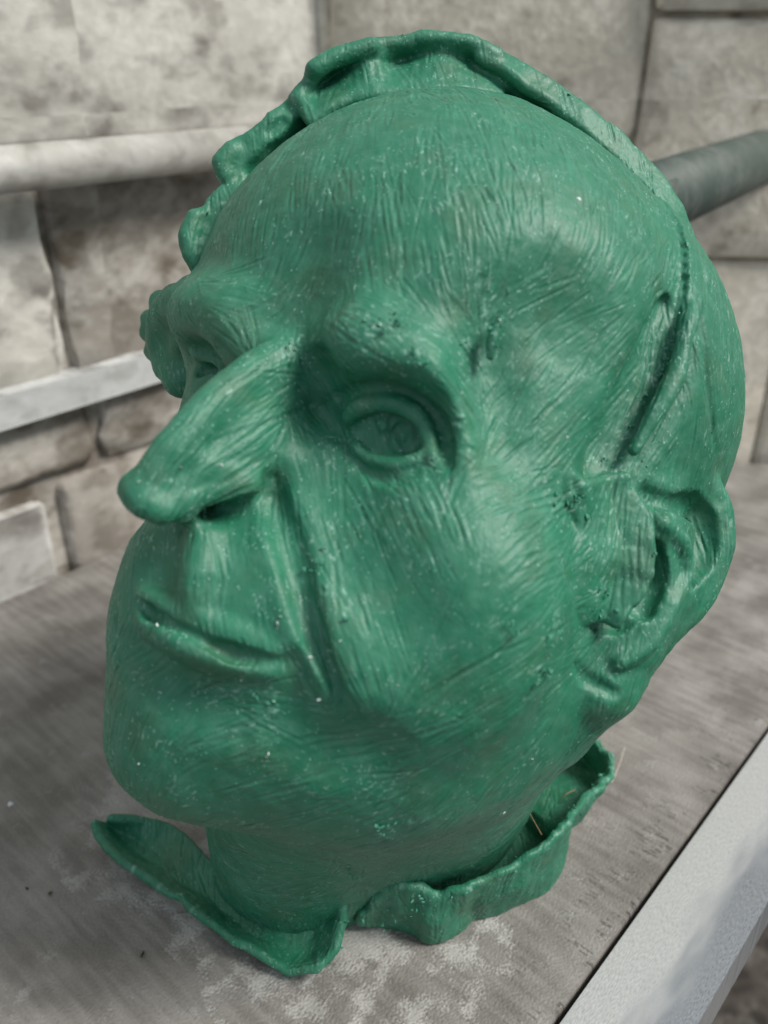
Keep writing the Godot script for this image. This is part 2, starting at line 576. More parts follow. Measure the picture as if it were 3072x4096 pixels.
func descend(f: Array, at: Vector3i, size: int, res: Array) -> void:
	var half := size * cell * 0.5
	var c := origin + Vector3(at) * cell + Vector3.ONE * half
	var reach := half * 1.7321
	var near := nearby(f, c, reach)
	if near.is_empty() or absf(field(near, c)) > reach * 1.3 + 0.3: return
	if size > LEAF:
		var h := size / 2
		for o in [Vector3i(0, 0, 0), Vector3i(h, 0, 0), Vector3i(0, h, 0), Vector3i(h, h, 0), Vector3i(0, 0, h), Vector3i(h, 0, h), Vector3i(0, h, h), Vector3i(h, h, h)]: descend(near, at + o, h, res)
		return
	var m := LEAF + 1
	var v := PackedFloat32Array()
	v.resize(m * m * m)
	var i := 0
	var any := 0
	var base := origin + Vector3(at) * cell
	# the broad masses come first and vary slowly: they are read at the corners of the block only
	var soft := 0
	while soft < near.size() and near[soft].soft: soft += 1
	var e := PackedFloat32Array()
	for o in 8: e.append(field(near, base + Vector3(o & 1, (o >> 1) & 1, o >> 2) * cell * LEAF, 1000.0, 0, soft))
	for z in m:
		var tz := float(z) / LEAF
		for y in m:
			var ty := float(y) / LEAF
			var e0 := lerpf(lerpf(e[0], e[2], ty), lerpf(e[4], e[6], ty), tz)
			var e1 := lerpf(lerpf(e[1], e[3], ty), lerpf(e[5], e[7], ty), tz)
			for x in m:
				var d := lerpf(e0, e1, float(x) / LEAF)
				if soft < near.size(): d = field(near, base + Vector3(x, y, z) * cell, d, soft)
				v[i] = d
				if d < 0.0: any += 1
				i += 1
	if any == 0 or any == m * m * m: return
	var verts: PackedVector3Array = res[0]
	var keys: PackedInt64Array = res[1]
	var quads: PackedInt64Array = res[2]
	var mm := m * m
	for z in LEAF:
		for y in LEAF:
			for x in LEAF:
				var o := x + y * m + z * mm
				var d0 := v[o]
				var d1 := v[o + 1]
				var d2 := v[o + m]
				var d3 := v[o + m + 1]
				var d4 := v[o + mm]
				var d5 := v[o + mm + 1]
				var d6 := v[o + mm + m]
				var d7 := v[o + mm + m + 1]
				var inside := int(d0 < 0) + int(d1 < 0) + int(d2 < 0) + int(d3 < 0) + int(d4 < 0) + int(d5 < 0) + int(d6 < 0) + int(d7 < 0)
				if inside == 0 or inside == 8: continue
				var sum := Vector3.ZERO
				var count := 0
				if (d0 < 0) != (d1 < 0): sum += Vector3(d0 / (d0 - d1), 0, 0); count += 1
				if (d2 < 0) != (d3 < 0): sum += Vector3(d2 / (d2 - d3), 1, 0); count += 1
				if (d4 < 0) != (d5 < 0): sum += Vector3(d4 / (d4 - d5), 0, 1); count += 1
				if (d6 < 0) != (d7 < 0): sum += Vector3(d6 / (d6 - d7), 1, 1); count += 1
				if (d0 < 0) != (d2 < 0): sum += Vector3(0, d0 / (d0 - d2), 0); count += 1
				if (d1 < 0) != (d3 < 0): sum += Vector3(1, d1 / (d1 - d3), 0); count += 1
				if (d4 < 0) != (d6 < 0): sum += Vector3(0, d4 / (d4 - d6), 1); count += 1
				if (d5 < 0) != (d7 < 0): sum += Vector3(1, d5 / (d5 - d7), 1); count += 1
				if (d0 < 0) != (d4 < 0): sum += Vector3(0, 0, d0 / (d0 - d4)); count += 1
				if (d1 < 0) != (d5 < 0): sum += Vector3(1, 0, d1 / (d1 - d5)); count += 1
				if (d2 < 0) != (d6 < 0): sum += Vector3(0, 1, d2 / (d2 - d6)); count += 1
				if (d3 < 0) != (d7 < 0): sum += Vector3(1, 1, d3 / (d3 - d7)); count += 1
				var gx := at.x + x
				var gy := at.y + y
				var gz := at.z + z
				verts.append(base + (Vector3(x, y, z) + sum / count) * cell)
				var key := (gx << 24) | (gy << 12) | gz
				keys.append(key)
				var s := d0 < 0
				if s != (d1 < 0):
					quads.append_array(PackedInt64Array([key, key - 1, key - 1 - 4096, key - 4096] if s else [key, key - 4096, key - 1 - 4096, key - 1]))
				if s != (d2 < 0):
					quads.append_array(PackedInt64Array([key, key - (1 << 24), key - 1 - (1 << 24), key - 1] if s else [key, key - 1, key - 1 - (1 << 24), key - (1 << 24)]))
				if s != (d4 < 0):
					quads.append_array(PackedInt64Array([key, key - 4096, key - 4096 - (1 << 24), key - (1 << 24)] if s else [key, key - (1 << 24), key - 4096 - (1 << 24), key - 4096]))
	res[0] = verts
	res[1] = keys
	res[2] = quads

# [vertices, triangle indices] of the surface of a field
func surface_nets(f: Array, lo: Vector3, hi: Vector3, size: float) -> Array:
	cell = size
	origin = lo
	all_items = f
	for t: Item in f:
		if t.k < 12.0: break
		t.soft = true
	tops = []
	var step := 64 * cell
	var n := Vector3i(((hi - lo) / step).ceil())
	for x in n.x:
		for y in n.y:
			for z in n.z: tops.append(Vector3i(x, y, z) * 64)
	found = []
	found.resize(tops.size())
	var id := WorkerThreadPool.add_group_task(mesh_block, tops.size(), -1, true)
	WorkerThreadPool.wait_for_group_task_completion(id)
	var verts := PackedVector3Array()
	var index := {}
	for r in found:
		var first := verts.size()
		verts.append_array(r[0])
		var keys: PackedInt64Array = r[1]
		for i in keys.size(): index[keys[i]] = first + i
	var tris := PackedInt32Array()
	for r in found:
		var q: PackedInt64Array = r[2]
		for i in range(0, q.size(), 4):
			var a: int = index.get(q[i], -1)
			var b: int = index.get(q[i + 1], -1)
			var c: int = index.get(q[i + 2], -1)
			var d: int = index.get(q[i + 3], -1)
			if a < 0 or b < 0 or c < 0 or d < 0: continue
			if verts[a].distance_squared_to(verts[c]) < verts[b].distance_squared_to(verts[d]):
				tris.append_array(PackedInt32Array([a, b, c, a, c, d]))
			else:
				tris.append_array(PackedInt32Array([a, b, d, b, c, d]))
	return [verts, tris]

func normals_of(verts: PackedVector3Array, tris: PackedInt32Array) -> PackedVector3Array:
	var n := PackedVector3Array()
	n.resize(verts.size())
	for i in range(0, tris.size(), 3):
		var a := tris[i]
		var b := tris[i + 1]
		var c := tris[i + 2]
		var q := (verts[c] - verts[a]).cross(verts[b] - verts[a])
		n[a] += q
		n[b] += q
		n[c] += q
	for i in n.size(): n[i] = n[i].normalized()
	return n

# the side that can be looked at gets four triangles for each one, bulged like the surface
func finer(verts: PackedVector3Array, tris: PackedInt32Array, from: Vector3) -> Array:
	var n := normals_of(verts, tris)
	var mids := {}
	var out := PackedInt32Array()
	var count := verts.size()
	var pick := PackedByteArray()
	pick.resize(tris.size() / 3)
	for i in range(0, tris.size(), 3):
		var a := tris[i]
		if n[a].dot((from - verts[a]).normalized()) < -0.12: continue
		pick[i / 3] = 1
		for e in 3:
			var p := tris[i + e]
			var q := tris[i + (e + 1) % 3]
			var key := (mini(p, q) << 32) | maxi(p, q)
			if mids.has(key): continue
			mids[key] = verts.size()
			var s := n[p] + n[q]
			verts.append((verts[p] + verts[q]) * 0.5 - s * 0.5 * ((verts[q] - verts[p]).dot(n[p] - n[q]) * 0.125))
	for i in range(0, tris.size(), 3):
		var a := tris[i]
		var b := tris[i + 1]
		var c := tris[i + 2]
		var ab: int = mids.get((mini(a, b) << 32) | maxi(a, b), -1)
		var bc: int = mids.get((mini(b, c) << 32) | maxi(b, c), -1)
		var ca: int = mids.get((mini(c, a) << 32) | maxi(c, a), -1)
		if ab < 0 and bc < 0 and ca < 0:
			out.append(a)
			out.append(b)
			out.append(c)
		elif ab >= 0 and bc >= 0 and ca >= 0:
			out.append_array(PackedInt32Array([a, ab, ca, ab, b, bc, ca, bc, c, ab, bc, ca]))
		else:
			var ring := [a]
			if ab >= 0: ring.append(ab)
			ring.append(b)
			if bc >= 0: ring.append(bc)
			ring.append(c)
			if ca >= 0: ring.append(ca)
			var k := 1 if ab >= 0 else (3 if bc >= 0 and ab < 0 else ring.size() - 1)
			if ab < 0 and bc >= 0: k = 2
			for j in range(1, ring.size() - 1): out.append_array(PackedInt32Array([ring[k], ring[(k + j) % ring.size()], ring[(k + j + 1) % ring.size()]]))
	return [verts, out]

# ---- tool marks
var guide_at := PackedVector3Array()
var guide_way := PackedVector3Array()
func g(at: Vector3, way: Vector3) -> void:
	guide_at.append(at)
	guide_way.append(way)

func way_at(p: Vector3) -> Vector3:
	var sum := Vector3(0.05, -0.1, 0.0) * 1e-4
	for i in guide_at.size():
		var w := 1.0 / (4.0 + p.distance_squared_to(guide_at[i]))
		w *= w
		var d := guide_way[i]
		sum += d * (w if d.dot(sum) >= 0.0 else -w)
	return sum.normalized()

var mark_a := PackedVector3Array()
var mark_d := PackedVector3Array()
var mark_l := PackedFloat32Array()
var mark_w := PackedFloat32Array()
var mark_h := PackedFloat32Array()
var mark_c := PackedFloat32Array()
var mark_p := PackedFloat32Array()
var mark_grid := {}
const GRID := 3.0

func grid_key(p: Vector3) -> int:
	return (int(floor(p.x / GRID) + 500) << 24) | (int(floor(p.y / GRID) + 500) << 12) | int(floor(p.z / GRID) + 500)

func add_mark(a: Vector3, d: Vector3, l: float, w: float, h: float, c: float, white := 0.0) -> void:
	var id := mark_a.size()
	mark_a.append(a)
	mark_d.append(d)
	mark_l.append(l)
	mark_w.append(w)
	mark_h.append(h)
	mark_c.append(c)
	mark_p.append(white)
	var seen := {}
	var t := 0.0
	while t <= l + 0.1:
		var p := a + d * t
		for o in [Vector3(1, 1, 1), Vector3(-1, 1, 1), Vector3(1, -1, 1), Vector3(-1, -1, 1), Vector3(1, 1, -1), Vector3(-1, 1, -1), Vector3(1, -1, -1), Vector3(-1, -1, -1)]:
			seen[grid_key(p + o * 1.1)] = true
		t += 1.5
	for k in seen:
		if not mark_grid.has(k): mark_grid[k] = PackedInt32Array()
		mark_grid[k].append(id)

var sk_v := PackedVector3Array()
var sk_n := PackedVector3Array()
var sk_out := []
var n_lump := noise(0.07, 3, 301)
var n_mid := noise(0.25, 3, 302)
var n_fine := noise(0.9, 2, 303)
var n_tint := noise(0.035, 4, 304)
var n_olive := noise(0.05, 3, 305)
var n_speck := noise(1.1, 1, 306, FastNoiseLite.TYPE_CELLULAR)
var relief := 1.0
const CHUNK := 8192

func relief_chunk(n: int) -> void:
	var from := n * CHUNK
	var to := mini(from + CHUNK, sk_v.size())
	var pv := PackedVector3Array()
	var pc := PackedColorArray()
	pv.resize(to - from)
	pc.resize(to - from)
	for i in range(from, to):
		var p := sk_v[i]
		var nn := sk_n[i]
		var h := n_lump.get_noise_3dv(p) * 0.36 + n_mid.get_noise_3dv(p) * 0.07 + n_fine.get_noise_3dv(p) * 0.06
		h *= relief
		var tint := n_tint.get_noise_3dv(p) * 0.12
		var pale := 0.0
		var list = mark_grid.get(grid_key(p))
		if list != null:
			for id in list:
				var v := p - mark_a[id]
				var t := v.dot(mark_d[id])
				var l := mark_l[id]
				if t < 0.0 or t > l: continue
				v -= mark_d[id] * t
				v -= nn * v.dot(nn)
				var x := v.length() / mark_w[id]
				if x > 2.2: continue
				var ends := smoothstep(0.0, 0.3, t / l) * smoothstep(1.0, 0.6, t / l)
				if x < 1.0:
					h += mark_h[id] * (1.0 - x * x) * ends
					tint += mark_c[id] * ends * (1.0 - x)
					pale += mark_p[id] * ends * (1.0 - x * x)
				else:
					var y := (x - 1.0) / 1.2
					h -= mark_h[id] * 0.45 * sin(y * PI) * ends
					pale += maxf(-mark_h[id], 0.0) * 0.5 * sin(y * PI) * ends
		var olive := 0.6 * smoothstep(0.0, 0.6, n_olive.get_noise_3dv(p))
		var c := Color(0.017, 0.156, 0.086).lerp(Color(0.033, 0.132, 0.068), olive)
		c = c * (1.0 + clampf(tint, -0.45, 0.6))
		var bloom := clampf(pale + 0.035 + 0.14 * n_mid.get_noise_3dv(p * 0.7), 0.0, 1.3)
		c = c.lerp(Color(0.30, 0.50, 0.42), bloom * 0.6)
		var fl := n_fine.get_noise_3dv(p * 1.7)
		if fl > 0.52 and n_mid.get_noise_3dv(p * 0.5 + Vector3(90, 0, 0)) > 0.02:
			c = c.lerp(Color(0.30, 0.52, 0.44), smoothstep(0.52, 0.72, fl) * 0.8)
			h += 0.06
		pv[i - from] = p + nn * h
		pc[i - from] = c
	sk_out[n] = [pv, pc]

func skin(f: Array, lo: Vector3, hi: Vector3, size: float, marks: int, seed_: int, rel := 1.0, split := true) -> ArrayMesh:
	var t0 := Time.get_ticks_msec()
	var net := surface_nets(f, lo, hi, size)
	if split: net = finer(net[0], net[1], LOOK)
	var t1 := Time.get_ticks_msec()
	sk_v = net[0]
	sk_n = normals_of(sk_v, net[1])
	relief = rel
	mark_a.clear()
	mark_d.clear()
	mark_l.clear()
	mark_w.clear()
	mark_h.clear()
	mark_c.clear()
	mark_p.clear()
	mark_grid.clear()
	var rng := RandomNumberGenerator.new()
	rng.seed = seed_
	for i in marks:
		var k := rng.randi_range(0, sk_v.size() - 1)
		var p := sk_v[k]
		var nn := sk_n[k]
		var d := way_at(p)
		d = (d + Vector3(rng.randfn(0, 0.13), rng.randfn(0, 0.13), rng.randfn(0, 0.13)))
		d = (d - nn * d.dot(nn)).normalized()
		if n_tint.get_noise_3dv(p * 0.9 + Vector3(0, 70, 0)) < -0.22 and rng.randf() < 0.8: continue
		var big := rng.randf() < 0.22
		var l := rng.randf_range(3.0, 10.0) if not big else rng.randf_range(8.0, 26.0)
		var w := rng.randf_range(0.18, 0.38) if not big else rng.randf_range(0.32, 0.7)
		var h := -rng.randf_range(0.015, 0.05) if not big else -rng.randf_range(0.06, 0.16)
		if rng.randf() < 0.25: h *= -0.6
		add_mark(p - d * l * 0.5, d, l, w, h * rel, rng.randfn(-0.03, 0.11))
	for i in marks:      # pale dry scratches and flecks, in drifts
		var k := rng.randi_range(0, sk_v.size() - 1)
		var p := sk_v[k]
		if n_tint.get_noise_3dv(p * 1.6 + Vector3(50, 0, 0)) + rng.randfn(0, 0.13) < 0.21: continue
		var nn := sk_n[k]
		var d := way_at(p) + Vector3(rng.randfn(0, 0.35), rng.randfn(0, 0.35), rng.randfn(0, 0.35))
		d = (d - nn * d.dot(nn)).normalized()
		var l := absf(rng.randfn(0, 1.4)) + 0.5
		add_mark(p - d * l * 0.5, d, l, rng.randf_range(0.14, 0.24), rng.randf_range(0.0, 0.05), 0.0, rng.randf_range(0.2, 0.85) * (2.0 if rng.randf() < 0.1 else 1.0))
	if rel > 1.2:   # pale cut edges
		for c in rim_spots:
			add_mark(c, Vector3(rng.randfn(0, 1), rng.randfn(0, 1), rng.randfn(0, 1)).normalized(), rng.randf_range(1.5, 4.0), rng.randf_range(0.5, 1.4), rng.randf_range(-0.15, 0.15), 0.0, rng.randf_range(0.2, 0.7))
	for i in 140:   # nicks and gouges
		if rel > 1.0: break
		var k := rng.randi_range(0, sk_v.size() - 1)
		var d := (way_at(sk_v[k]) + Vector3(rng.randfn(0, 0.6), rng.randfn(0, 0.6), rng.randfn(0, 0.6))).normalized()
		add_mark(sk_v[k], d, rng.randf_range(1.2, 5.0), rng.randf_range(0.4, 1.1), -rng.randf_range(0.12, 0.42), -0.05, 0.1)
	for c in crumb_spots():  # scuffed white round the crumbs
		if rel > 1.0: break
		for i in 30:
			var q: Vector3 = c + Vector3(rng.randfn(0, 5), rng.randfn(0, 5), rng.randfn(0, 2.5))
			var d := (way_at(q) + Vector3(rng.randfn(0, 0.5), rng.randfn(0, 0.5), rng.randfn(0, 0.3))).normalized()
			add_mark(q, d, rng.randf_range(0.6, 3.0), rng.randf_range(0.2, 0.4), rng.randf_range(-0.12, 0.12), 0.0, rng.randf_range(0.5, 1.2))
	var t2 := Time.get_ticks_msec()
	var chunks := int(ceil(float(sk_v.size()) / CHUNK))
	sk_out = []
	sk_out.resize(chunks)
	var id := WorkerThreadPool.add_group_task(relief_chunk, chunks, -1, true)
	WorkerThreadPool.wait_for_group_task_completion(id)
	var verts := PackedVector3Array()
	var colors := PackedColorArray()
	for q in sk_out:
		verts.append_array(q[0])
		colors.append_array(q[1])
	var t3 := Time.get_ticks_msec()
	for i in verts.size(): verts[i] = spot(verts[i])
	var arrays := []
	arrays.resize(Mesh.ARRAY_MAX)
	arrays[Mesh.ARRAY_VERTEX] = verts
	arrays[Mesh.ARRAY_NORMAL] = normals_of(verts, net[1])
	arrays[Mesh.ARRAY_COLOR] = colors
	arrays[Mesh.ARRAY_INDEX] = net[1]
	var m := ArrayMesh.new()
	m.add_surface_from_arrays(Mesh.PRIMITIVE_TRIANGLES, arrays)
	return m

func spot(p: Vector3) -> Vector3:  # from the head's own millimetres to metres beside its base
	return TURN[0] * p.x + TURN[1] * p.y + TURN[2] * p.z + SHIFT

func wax() -> StandardMaterial3D:
	var m := StandardMaterial3D.new()
	m.vertex_color_use_as_albedo = true
	m.roughness = 0.52
	m.metallic_specular = 0.5
	return m

func wax_head() -> void:
	strokes_run()
	var root := Node3D.new()
	root.name = "wax_head"
	root.position = BASE
	add_child(root)
	tag(root, "green wax head of an old man with a long nose, cap and open collar", "sculpture")
	var m := wax()
	put("face", skin(head_field(), Vector3(-110, -200, -150), Vector3(110, 130, 150), 0.8, 30000, 401), m, root)
	put("cap", skin(cap_field(), Vector3(-110, -90, -150), Vector3(110, 140, 90), 0.9, 4500, 402, 1.3), m, root)
	put("collar", skin(collar_field(), Vector3(-150, -230, -190), Vector3(90, -60, 60), 0.8, 2500, 403, 1.4), m, root)

# small angular bits, each a jittered flat lump, joined into one mesh
func bits(places: Array, small: float, big: float, seed_: int, flat := 0.5) -> ArrayMesh:
	var st := SurfaceTool.new()
	st.begin(Mesh.PRIMITIVE_TRIANGLES)
	st.set_smooth_group(-1)
	var rng := RandomNumberGenerator.new()
	rng.seed = seed_
	var corner := [Vector3(1, 0, 0), Vector3(0.3, 0, 0.95), Vector3(-0.8, 0, 0.6), Vector3(-0.8, 0, -0.6), Vector3(0.3, 0, -0.95)]
	for at in places:
		var b := Basis.from_euler(Vector3(rng.randf_range(-3, 3), rng.randf_range(-3, 3), rng.randf_range(-3, 3)))
		var r := rng.randf_range(small, big)
		b = b.scaled_local(Vector3(r * rng.randf_range(0.7, 1.7), r * flat, r))
		var ring := []
		for c in corner: ring.append(at + b * (c * rng.randf_range(0.6, 1.2)))
		for e in [at + b * Vector3(0, 1, 0), at - b * Vector3(0, 1, 0)]:
			for i in 5:
				var q := [e, ring[i], ring[(i + 1) % 5]]
				if (q[1] - q[0]).cross(q[2] - q[0]).dot(e - at) > 0.0: q = [e, ring[(i + 1) % 5], ring[i]]
				for p in q: st.add_vertex(p)
	st.generate_normals()
	return st.commit()

func plain(c: Color, rough := 0.6) -> StandardMaterial3D:
	var m := StandardMaterial3D.new()
	m.albedo_color = c.linear_to_srgb()
	m.roughness = rough
	return m

func details() -> void:
	var root: Node3D = get_node("wax_head")
	var rng := RandomNumberGenerator.new()
	rng.seed = 900
	var at := []
	for p in crumb_spots():
		for i in 5: at.append(spot(p + Vector3(rng.randfn(0, 1.3), rng.randfn(0, 1.3), rng.randfn(0, 0.5))))
	for p in rim_spots: at.append(spot(p))
	tag(put("wax_crumbs", bits(at, 0.0003, 0.0009, 901), plain(Color(0.055, 0.25, 0.16), 0.4), root), "", "", "", "stuff")
	at = []
	for p in white_spots(): at.append(spot(p))
	tag(put("white_flecks", bits(at, 0.00025, 0.0006, 902, 0.4), plain(Color(0.72, 0.78, 0.75), 0.4), root), "", "", "", "stuff")
	# loose hairs caught in the collar
	var k := 0
	for h in hairs():
		var pts: Array = spline(h, [1, 1, 1], 6)[0]
		var radii := []
		for p in pts: radii.append(0.00016)
		tag(put("hair", rod(pts, radii, 5), plain([Color(0.28, 0.17, 0.09), Color(0.30, 0.16, 0.08), Color(0.62, 0.56, 0.46)][k], 0.5)), ["thin brown hair curving down the neck into the right collar flap", "short brown hair sticking out of the dark hole in the collar", "straight pale hair reaching from the collar onto the board"][k], "hair")
		k += 1
	# specks on the board
	k = 0
	for c in chips():
		tag(put("chip", bits([c], [0.0016, 0.0012, 0.0010, 0.0011][k], [0.0017, 0.0013, 0.0011, 0.0012][k], 950 + k, 0.35), plain([Color(0.72, 0.72, 0.72), Color(0.03, 0.027, 0.02), Color(0.05, 0.045, 0.03), Color(0.04, 0.035, 0.03)][k])), ["small white chip on the board, at the far left below the wall", "larger black speck on the board, left of the left collar flap", "smaller dark speck on the board, beside the larger black speck", "dark speck on the board below the left collar flap"][k], "chip")
		k += 1
	# what lies on the floor beyond the metal strip
	var rub := stone(111, Color(0.06, 0.05, 0.04), Color(0.13, 0.115, 0.095), Color(0.26, 0.24, 0.21), 0.0)
	var slabs := put("rubble_stone", block(Vector3(0.30, 0.10, 0.22), 0.03, 77, 0.02, 5), rub)
	slabs.position = Vector3(0.35, -0.50, -0.33)
	slabs.rotation_degrees = Vector3(8, 35, -6)
	tag(slabs, "brownish rubble stone on the dark floor below the metal strip", "stone")

var rim_spots := []

func head_field() -> Array:  # head, face and neck, in millimetres: x to its left, y up, z forward
	var f := []
	ball(f, Vector3(0.0, 30.0, -8.0), Vector3(78.0, 77.0, 96.0), 20.0, 1)
	ball(f, Vector3(-16.0, 51.0, 12.0), Vector3(58.0, 63.0, 60.0), 20.0, 1)
	ball(f, Vector3(-3.0, 31.0, 50.0), Vector3(66.0, 51.0, 44.0), 25.0, 1)
	ball(f, Vector3(3.0, -20.0, 36.0), Vector3(61.0, 75.0, 56.0), 20.0, 1)
	ball(f, Vector3(-2.0, -70.0, 41.0), Vector3(51.0, 47.0, 49.0), 20.0, 1)
	ball(f, Vector3(-10.0, -100.0, 74.0), Vector3(25.0, 21.0, 24.0), 20.0, 1)
	ball(f, Vector3(42.0, -25.0, 52.0), Vector3(23.0, 22.0, 23.0), 20.0, 1)
	ball(f, Vector3(-38.0, -22.0, 52.0), Vector3(22.0, 20.0, 22.0), 20.0, 1)
	ball(f, Vector3(-5.0, -66.0, 80.0), Vector3(35.0, 32.0, 27.0), 15.0, 1)
	ball(f, Vector3(-6.0, -52.0, 88.0), Vector3(22.0, 12.0, 16.0), 12.0, 1)
	tube(f, [Vector3(0.0, -55.0, -8.0), Vector3(-35.4, -155.1, -77.5)], [55.0, 45.0], 20.0, 1, false)
	tube(f, [Vector3(-8.0, -80.0, 38.0), Vector3(-44.9, -168.0, -28.4)], [34.0, 23.0], 18.0, 1)
	tube(f, [Vector3(-4.0, -85.0, 38.0), Vector3(-28.5, -167.3, -31.9)], [30.0, 23.0], 16.0, 1)
	tube(f, [Vector3(22.0, -66.0, 34.0), Vector3(-20.4, -129.9, -90.9)], [47.0, 38.0], 28.0, 1)
	ball(f, Vector3(6.0, -88.0, 34.0), Vector3(42.0, 24.0, 42.0), 20.0, 1)
	ball(f, Vector3(50.0, -45.0, 14.0), Vector3(22.0, 48.0, 30.0), 18.0, 1)
	ball(f, Vector3(-50.0, -45.0, 14.0), Vector3(22.0, 48.0, 30.0), 18.0, 1)
	ball(f, Vector3(-44.0, 4.0, 36.0), Vector3(17.0, 26.0, 34.0), 12.0, 1)
	tube(f, [Vector3(6.3, 4.3, 94.5), Vector3(15.2, 11.2, 94.1), Vector3(24.9, 9.7, 91.3), Vector3(33.8, 7.0, 87.3), Vector3(42.0, 4.1, 82.1), Vector3(47.0, -1.0, 78.0), Vector3(49.0, -7.3, 76.9)], [5.0, 8.5, 10.0, 10.0, 10.5, 10.0, 6.5], 8.0, 1)
	tube(f, [Vector3(0.0, 5.8, 95.1), Vector3(-11.0, 8.5, 94.6), Vector3(-25.2, 12.6, 92.0), Vector3(-42.0, 13.9, 84.9), Vector3(-54.0, 13.0, 62.0), Vector3(-59.0, 4.0, 54.0)], [5.0, 8.0, 9.0, 10.0, 10.0, 6.0], 9.0, 1)
	tube(f, [Vector3(65.3, 23.0, 84.9), Vector3(69.7, 26.0, 80.1), Vector3(74.3, 27.4, 73.7)], [17.0, 18.0, 17.0], 14.0, -1)
	tube(f, [Vector3(54.8, 22.5, 85.2), Vector3(54.6, 14.4, 84.4), Vector3(57.1, 4.7, 80.3), Vector3(60.4, -3.9, 77.5)], [7.0, 9.0, 9.0, 7.5], 8.0, -1)
	tube(f, [Vector3(0.7, 10.7, 109.8), Vector3(4.0, 17.3, 110.2), Vector3(3.2, 27.6, 110.6)], [14.0, 15.0, 14.0], 12.0, -1)
	ball(f, Vector3(36.2, -9.6, 92.0), Vector3(17.5, 11.5, 12.8), 7.0, -1, Basis(Vector3(0.9752, 0.1371, 0.1736), Vector3(-0.1392, 0.9903, 0.0000), Vector3(-0.1720, -0.0242, 0.9848)))
	ball(f, Vector3(-33.0, -3.0, 90.0), Vector3(12.0, 8.0, 11.5), 6.0, -1)
	ball(f, Vector3(13.7, -8.0, 94.0), Vector3(7.5, 14.0, 9.0), 8.0, -1, Basis(Vector3(0.9781, 0.2079, 0.0000), Vector3(-0.2079, 0.9781, 0.0000), Vector3(0.0000, 0.0000, 1.0000)))
	ball(f, Vector3(22.7, -7.7, 69.0), Vector3(13.6, 13.6, 13.6), 2.0, 1)
	ball(f, Vector3(-35.0, -4.0, 72.0), Vector3(13.0, 13.0, 13.0), 2.0, 1)
	tube(f, [Vector3(-1.0, 5.3, 91.7), Vector3(-0.7, -2.9, 102.2), Vector3(-0.6, -15.2, 112.7), Vector3(-1.6, -28.0, 119.7), Vector3(-3.8, -37.8, 121.7)], [3.4, 3.5, 3.5, 3.4, 3.4], 4.0, 1)
	sheet(f, [[Vector3(-1.0, 5.3, 89.3), Vector3(-0.7, -2.9, 99.8), Vector3(-0.6, -15.2, 110.3), Vector3(-1.6, -28.0, 117.3), Vector3(-3.8, -37.8, 119.3)],
		[Vector3(1.0, 3.9, 87.0), Vector3(3.0, -6.1, 93.8), Vector3(3.1, -18.1, 100.6), Vector3(3.1, -28.4, 110.5), Vector3(-0.3, -37.4, 117.0)],
		[Vector3(1.5, 2.4, 82.8), Vector3(5.0, -9.4, 84.8), Vector3(5.2, -21.1, 87.8), Vector3(6.3, -28.8, 101.8), Vector3(1.6, -37.0, 114.3)]], 3.6, 4.0, 1)
	sheet(f, [[Vector3(-1.0, 5.3, 89.3), Vector3(-0.7, -2.9, 99.8), Vector3(-0.6, -15.2, 110.3), Vector3(-1.6, -28.0, 117.3), Vector3(-3.8, -37.8, 119.3)],
		[Vector3(-4.3, 3.9, 86.0), Vector3(-5.9, -6.1, 92.3), Vector3(-5.9, -18.1, 99.0), Vector3(-7.0, -28.4, 109.5), Vector3(-5.7, -37.4, 116.8)],
		[Vector3(-7.5, 2.4, 82.8), Vector3(-11.0, -9.4, 84.8), Vector3(-11.2, -21.1, 87.8), Vector3(-12.3, -28.8, 101.8), Vector3(-7.6, -37.0, 114.3)]], 3.6, 4.0, 1)
	ball(f, Vector3(-1.0, -22.0, 96.0), Vector3(10.0, 15.0, 14.0), 4.0, 1)
	tube(f, [Vector3(-6.7, -38.3, 121.0), Vector3(-1.3, -40.8, 121.5), Vector3(0.9, -41.6, 119.0)], [3.8, 3.4, 2.8], 3.0, 1)
	tube(f, [Vector3(0.9, -40.9, 118.5), Vector3(2.0, -37.7, 113.5), Vector3(4.2, -33.2, 107.5), Vector3(8.9, -30.1, 101.5), Vector3(8.8, -28.5, 96.0)], [2.8, 2.2, 2.0, 2.0, 1.6], 2.5, 1)
	tube(f, [Vector3(-4.0, -38.0, 116.0), Vector3(-13.0, -39.0, 104.0), Vector3(-18.0, -38.0, 92.0)], [4.0, 4.0, 4.0], 4.0, 1)
	tube(f, [Vector3(1.1, -39.8, 113.0), Vector3(-3.4, -42.0, 106.0), Vector3(-8.7, -44.2, 99.0)], [3.0, 2.6, 2.5], 3.0, 1)
	tube(f, [Vector3(2.7, -21.9, 93.2), Vector3(6.5, -24.1, 93.0), Vector3(9.4, -28.2, 93.0)], [1.6, 2.0, 1.6], 2.0, -1)
	tube(f, [Vector3(-53.3, 20.8, 76.0), Vector3(-72.0, 20.2, 69.0), Vector3(-82.4, 15.1, 64.0), Vector3(-82.5, 6.4, 59.0), Vector3(-73.2, -0.2, 58.0)], [7.0, 6.8, 6.0, 6.0, 7.0], 6.0, 1)
	ball(f, Vector3(-72.5, 11.9, 58.0), Vector3(9.0, 10.0, 9.0), 6.0, 1)
	ball(f, Vector3(-83.4, 20.7, 66.0), Vector3(4.0, 3.2, 4.0), 2.5, 1)
	ball(f, Vector3(-88.9, 15.3, 62.0), Vector3(4.0, 3.2, 4.0), 2.5, 1)
	ball(f, Vector3(-72.2, 23.2, 70.0), Vector3(4.0, 3.2, 4.0), 2.5, 1)
	ball(f, Vector3(-87.0, 10.4, 60.0), Vector3(4.0, 3.2, 4.0), 2.5, 1)
